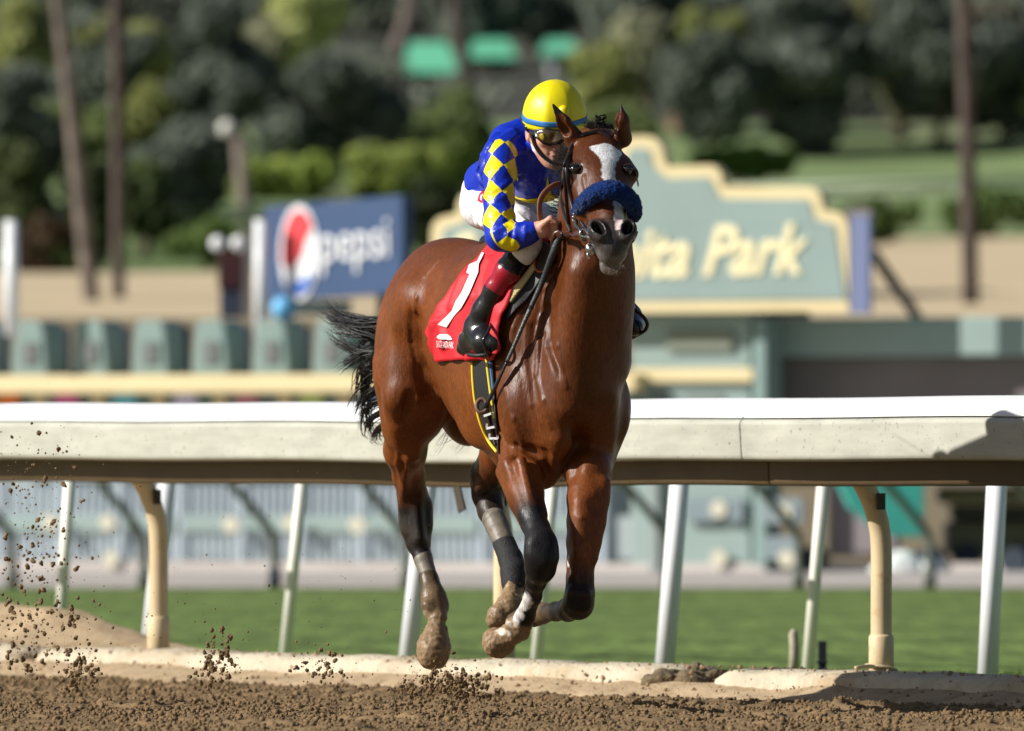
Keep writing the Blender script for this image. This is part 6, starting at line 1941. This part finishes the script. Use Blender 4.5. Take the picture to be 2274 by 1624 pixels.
guides = [  # streaming locks: list of picture points
    ([(850, 715), (800, 712), (755, 705), (715, 672)], 70, 14), ([(846, 735), (800, 725), (750, 712), (722, 690)], 60, 14), ([(842, 750), (800, 740), (765, 728), (735, 715)], 90, 14),
    ([(840, 760), (812, 752), (785, 770), (768, 800)], 60, 16), ([(838, 780), (806, 785), (775, 805), (755, 812)], 50, 14), ([(836, 800), (805, 820), (800, 860), (792, 890)], 150, 20),
    ([(838, 830), (810, 850), (812, 890), (795, 905)], 150, 18), ([(842, 860), (812, 880), (800, 905), (793, 925)], 130, 16), ([(845, 890), (815, 905), (812, 935), (818, 950)], 150, 16),
    ([(850, 915), (825, 930), (818, 955), (828, 968)], 130, 14), ([(855, 940), (838, 955), (835, 972), (850, 978)], 110, 12), ([(838, 745), (822, 800), (820, 860), (835, 930)], 180, 18), ([(832, 770), (800, 780), (760, 760), (730, 720)], 40, 14)]
for g, n, sp in guides:
    for _ in range(int(n * (1.0 if g[-1][0] < 760 else .22))):
        o1, o2 = rng.normal(0, sp * .38, 2), rng.normal(0, sp * .75, 2)
        d0 = 33.75 + rng.normal(0, .05)
        k = len(g) - 1
        cut = rng.uniform(.7, 1.08)
        pts = []
        ph, am = rng.uniform(0, 6), rng.uniform(3, 13)
        for i, (x, y) in enumerate(g):
            t = i / k
            pts.append((x + o1[0] * (1 - t) + o2[0] * t + am * t * math.sin(ph + 4 * t), y + o1[1] * (1 - t) + o2[1] * t + am * t * math.cos(ph + 5 * t), d0 + .12 * t))
        sp_ = spline(pts, 5)
        sp_ = sp_[:max(6, int(len(sp_) * min(cut, 1)))]
        S.append(([N(*p) for p in sp_], rng.uniform(.0014, .0036)))
for g in ([(990, 880), (998, 920), (985, 965), (958, 1002)], [(965, 935), (958, 950), (945, 972)], [(1030, 930), (1038, 955), (1022, 975), (1000, 985)], [(1046, 940), (1036, 962), (1015, 985)], [(1028, 930), (1020, 950), (1005, 966)]):
    for _ in range(9):
        o_ = rng.normal(0, 2.5, 2)
        S.append(([N(p[0] + o_[0] * (i + 1) * .5, p[1] + o_[1] * (i + 1) * .4, 33.5) for i, p in enumerate(spline([np.array(q, float) for q in g], 5))], .0015))
hair('tail', S, mat('tail_hair', (.016, .014, .015), rough=.42, spec=.45), horse)['kind'] = 'stuff'
S = []
pollp = N(1345, 285, 31.72)
for _ in range(170):
    x0 = rng.uniform(1312, 1365)
    t = (x0 - 1312) / 53
    b = N(x0, 288 - 4 * math.sin(t * 3.1), 31.75 + rng.normal(0, .02))
    ln = rng.uniform(.02, .05) * (1.1 if x0 < 1340 else .8)
    dv = np.array([-.7 + rng.normal(0, .5), .2, 1 + rng.normal(0, .3)]); dv /= np.linalg.norm(dv)
    S.append(([b, b + dv * ln * .5 + np.array([-.003, 0, 0]), b + dv * ln + np.array([-.012 * rng.uniform(0, 1), 0, -.004])], .0012))
for _ in range(70):
    q = rng.uniform(0, 6.28); c = N(1334, 272, 31.72)
    a = c + np.array([math.cos(q) * .008, math.sin(q) * .008, rng.uniform(-.022, .022)])
    S.append(([a, a + np.array([math.cos(q + .8) * .012, math.sin(q + .8) * .012, .004]), a + np.array([math.cos(q + 1.8) * .006, math.sin(q + 1.8) * .006, .002])], .003))
for _ in range(300):   # mane blown to the rider's side
    t = rng.uniform(0, 1) ** 1.3
    x0, y0 = 1278 - 16 * t + rng.normal(0, 2), 330 + 150 * t
    b = N(x0, y0, 31.92 + .12 * t)
    L_ = rng.uniform(25, 62)
    u = rng.normal(0, .28)
    S.append(([b, N(x0 - L_ * .5, y0 - L_ * (.10 + u * .3) + 6, 31.98 + .12 * t), N(x0 - L_, y0 - L_ * (.25 + u) + rng.normal(0, 3) + 6, 32.02 + .12 * t)], .0013))
hair('mane', S, M_hair, horse)['kind'] = 'stuff'
S = []
for _ in range(46):
    x0 = rng.uniform(1336, 1386)
    b = sight_hit(head, [x0], [597 - abs(x0 - 1360) * .35], 30.9, 31.8)[0]
    S.append(([b, b + np.array([rng.normal(0, .006), -.004, -rng.uniform(.010, .016)]), b + np.array([rng.normal(0, .014), -.006, -rng.uniform(.018, .034)])], .0005))
hair('whiskers', S, mat('whisker', srgb(120, 104, 88), rough=.6), horse)['kind'] = 'stuff'

DOFF = 0.0
# ================================================================== DIRT THROWN UP BY THE HOOVES
def burst(cx, cy, sx, sy, n, d, rmean, up=0):
    x = cx + rng.normal(0, sx, n); y = cy + rng.normal(0, sy, n) - np.abs(rng.normal(0, up, n)) if up else cy + rng.normal(0, sy, n)
    dd = d + rng.normal(0, .12, n)
    r = np.clip(rng.gamma(1.1, rmean * .42, n), .0011, .0105)
    return np.stack([(x - CX) * dd / FPX, dd, HC + (HY - y) * dd / FPX], 1), r
where = ['in the tall spray at the far left', 'in the tall spray at the far left', 'low in front of the sand bank at the left', 'low in front of the sand bank at the left',
         'over the kerb left of the hooves', 'over the kerb left of the hooves', 'over the kerb left of the hooves', 'from the small puff between the left post and the hooves', 'from the small puff between the left post and the hooves', 'from the small puff between the left post and the hooves',
         'in the burst right under the trailing hind hoof', 'in the burst right under the trailing hind hoof', 'in the burst right under the trailing hind hoof', 'in the small burst below the left curved post',
         'drifting in front of the left curved post', 'drifting beside the hind legs', 'drifting in front of the rail at the left']
parts_ = [burst(70, 1180, 62, 100, 420, 33.4, .0068), burst(60, 1010, 90, 45, 130, 33.6, .0035), burst(90, 1370, 75, 60, 300, 33.2, .0075), burst(60, 1440, 60, 45, 160, 33.1, .0075),
          burst(480, 1500, 26, 18, 150, 32.6, .0085, 28), burst(486, 1440, 16, 26, 45, 32.6, .008), burst(492, 1445, 45, 60, 110, 32.7, .0035),
          burst(715, 1505, 30, 16, 110, 32.4, .0065, 20), burst(712, 1480, 26, 20, 50, 32.4, .006), burst(720, 1400, 60, 70, 90, 32.6, .0025),
          burst(1010, 1545, 40, 16, 520, 32.1, .0085, 24), burst(925, 1545, 30, 12, 130, 32.2, .0075, 14), burst(990, 1500, 60, 20, 120, 32.2, .0035),
          burst(175, 1500, 22, 18, 200, 32.9, .0085, 10), burst(300, 1350, 160, 120, 200, 33.2, .0026), burst(900, 1300, 160, 80, 70, 32.6, .0022), burst(430, 1100, 240, 60, 90, 33.4, .002)]
src_ = np.concatenate([np.full(len(p[0]), i) for i, p in enumerate(parts_)])
cen = np.concatenate([p[0] for p in parts_]); rad = np.concatenate([p[1] for p in parts_])
ok = cen[:, 2] > .01
cen, rad, src_ = cen[ok], rad[ok], src_[ok]
order = np.argsort(-rad); cen, rad, src_ = cen[order], rad[order], src_[order]
big = 300
for i in range(big):
    cv, cf = CLODS[i % len(CLODS)]
    if i < len(CLODS):
        bm = bmesh.new()
        for k in range(3 + i % 3):
            c_ = Vector((random.uniform(-.7, .7), random.uniform(-.5, .5), random.uniform(-.5, .5))) * (k > 0)
            bmesh.ops.create_icosphere(bm, subdivisions=2, radius=random.uniform(.35, .75) if k else .85, matrix=Matrix.Translation(c_))
        for v in bm.verts:
            v.co *= 1 + .35 * mnoise.noise(v.co * 2.2 + Vector((i * 5.3, 1, i))) + .25 * mnoise.noise(v.co * 6 + Vector((i, i, 0)))
        me = bpy.data.meshes.new('dirt_clod'); bm.to_mesh(me); bm.free(); me.materials.append(M_clod)
        CM = globals().setdefault('CLOD_ME', []); CM.append(me)
    o = bpy.data.objects.new('dirt_clod', CLOD_ME[i % len(CLODS)]); COL.objects.link(o)
    o.location = cen[i]; s = float(rad[i]); o.scale = (s * random.uniform(.8, 1.35), s, s * random.uniform(.7, 1.1)); o.rotation_euler = (random.uniform(0, 6), random.uniform(0, 6), random.uniform(0, 6))
    tag(o, 'brown dirt clod flying ' + where[int(src_[i])], 'clod', 'dirt clods ' + where[int(src_[i])])
o = link('dirt_spray', clod_mesh('dirt_spray', cen[big:], rad[big:]), M_clod)
tag(o, 'fine spray of dirt crumbs thrown up by the hooves', 'dirt', kind='stuff')
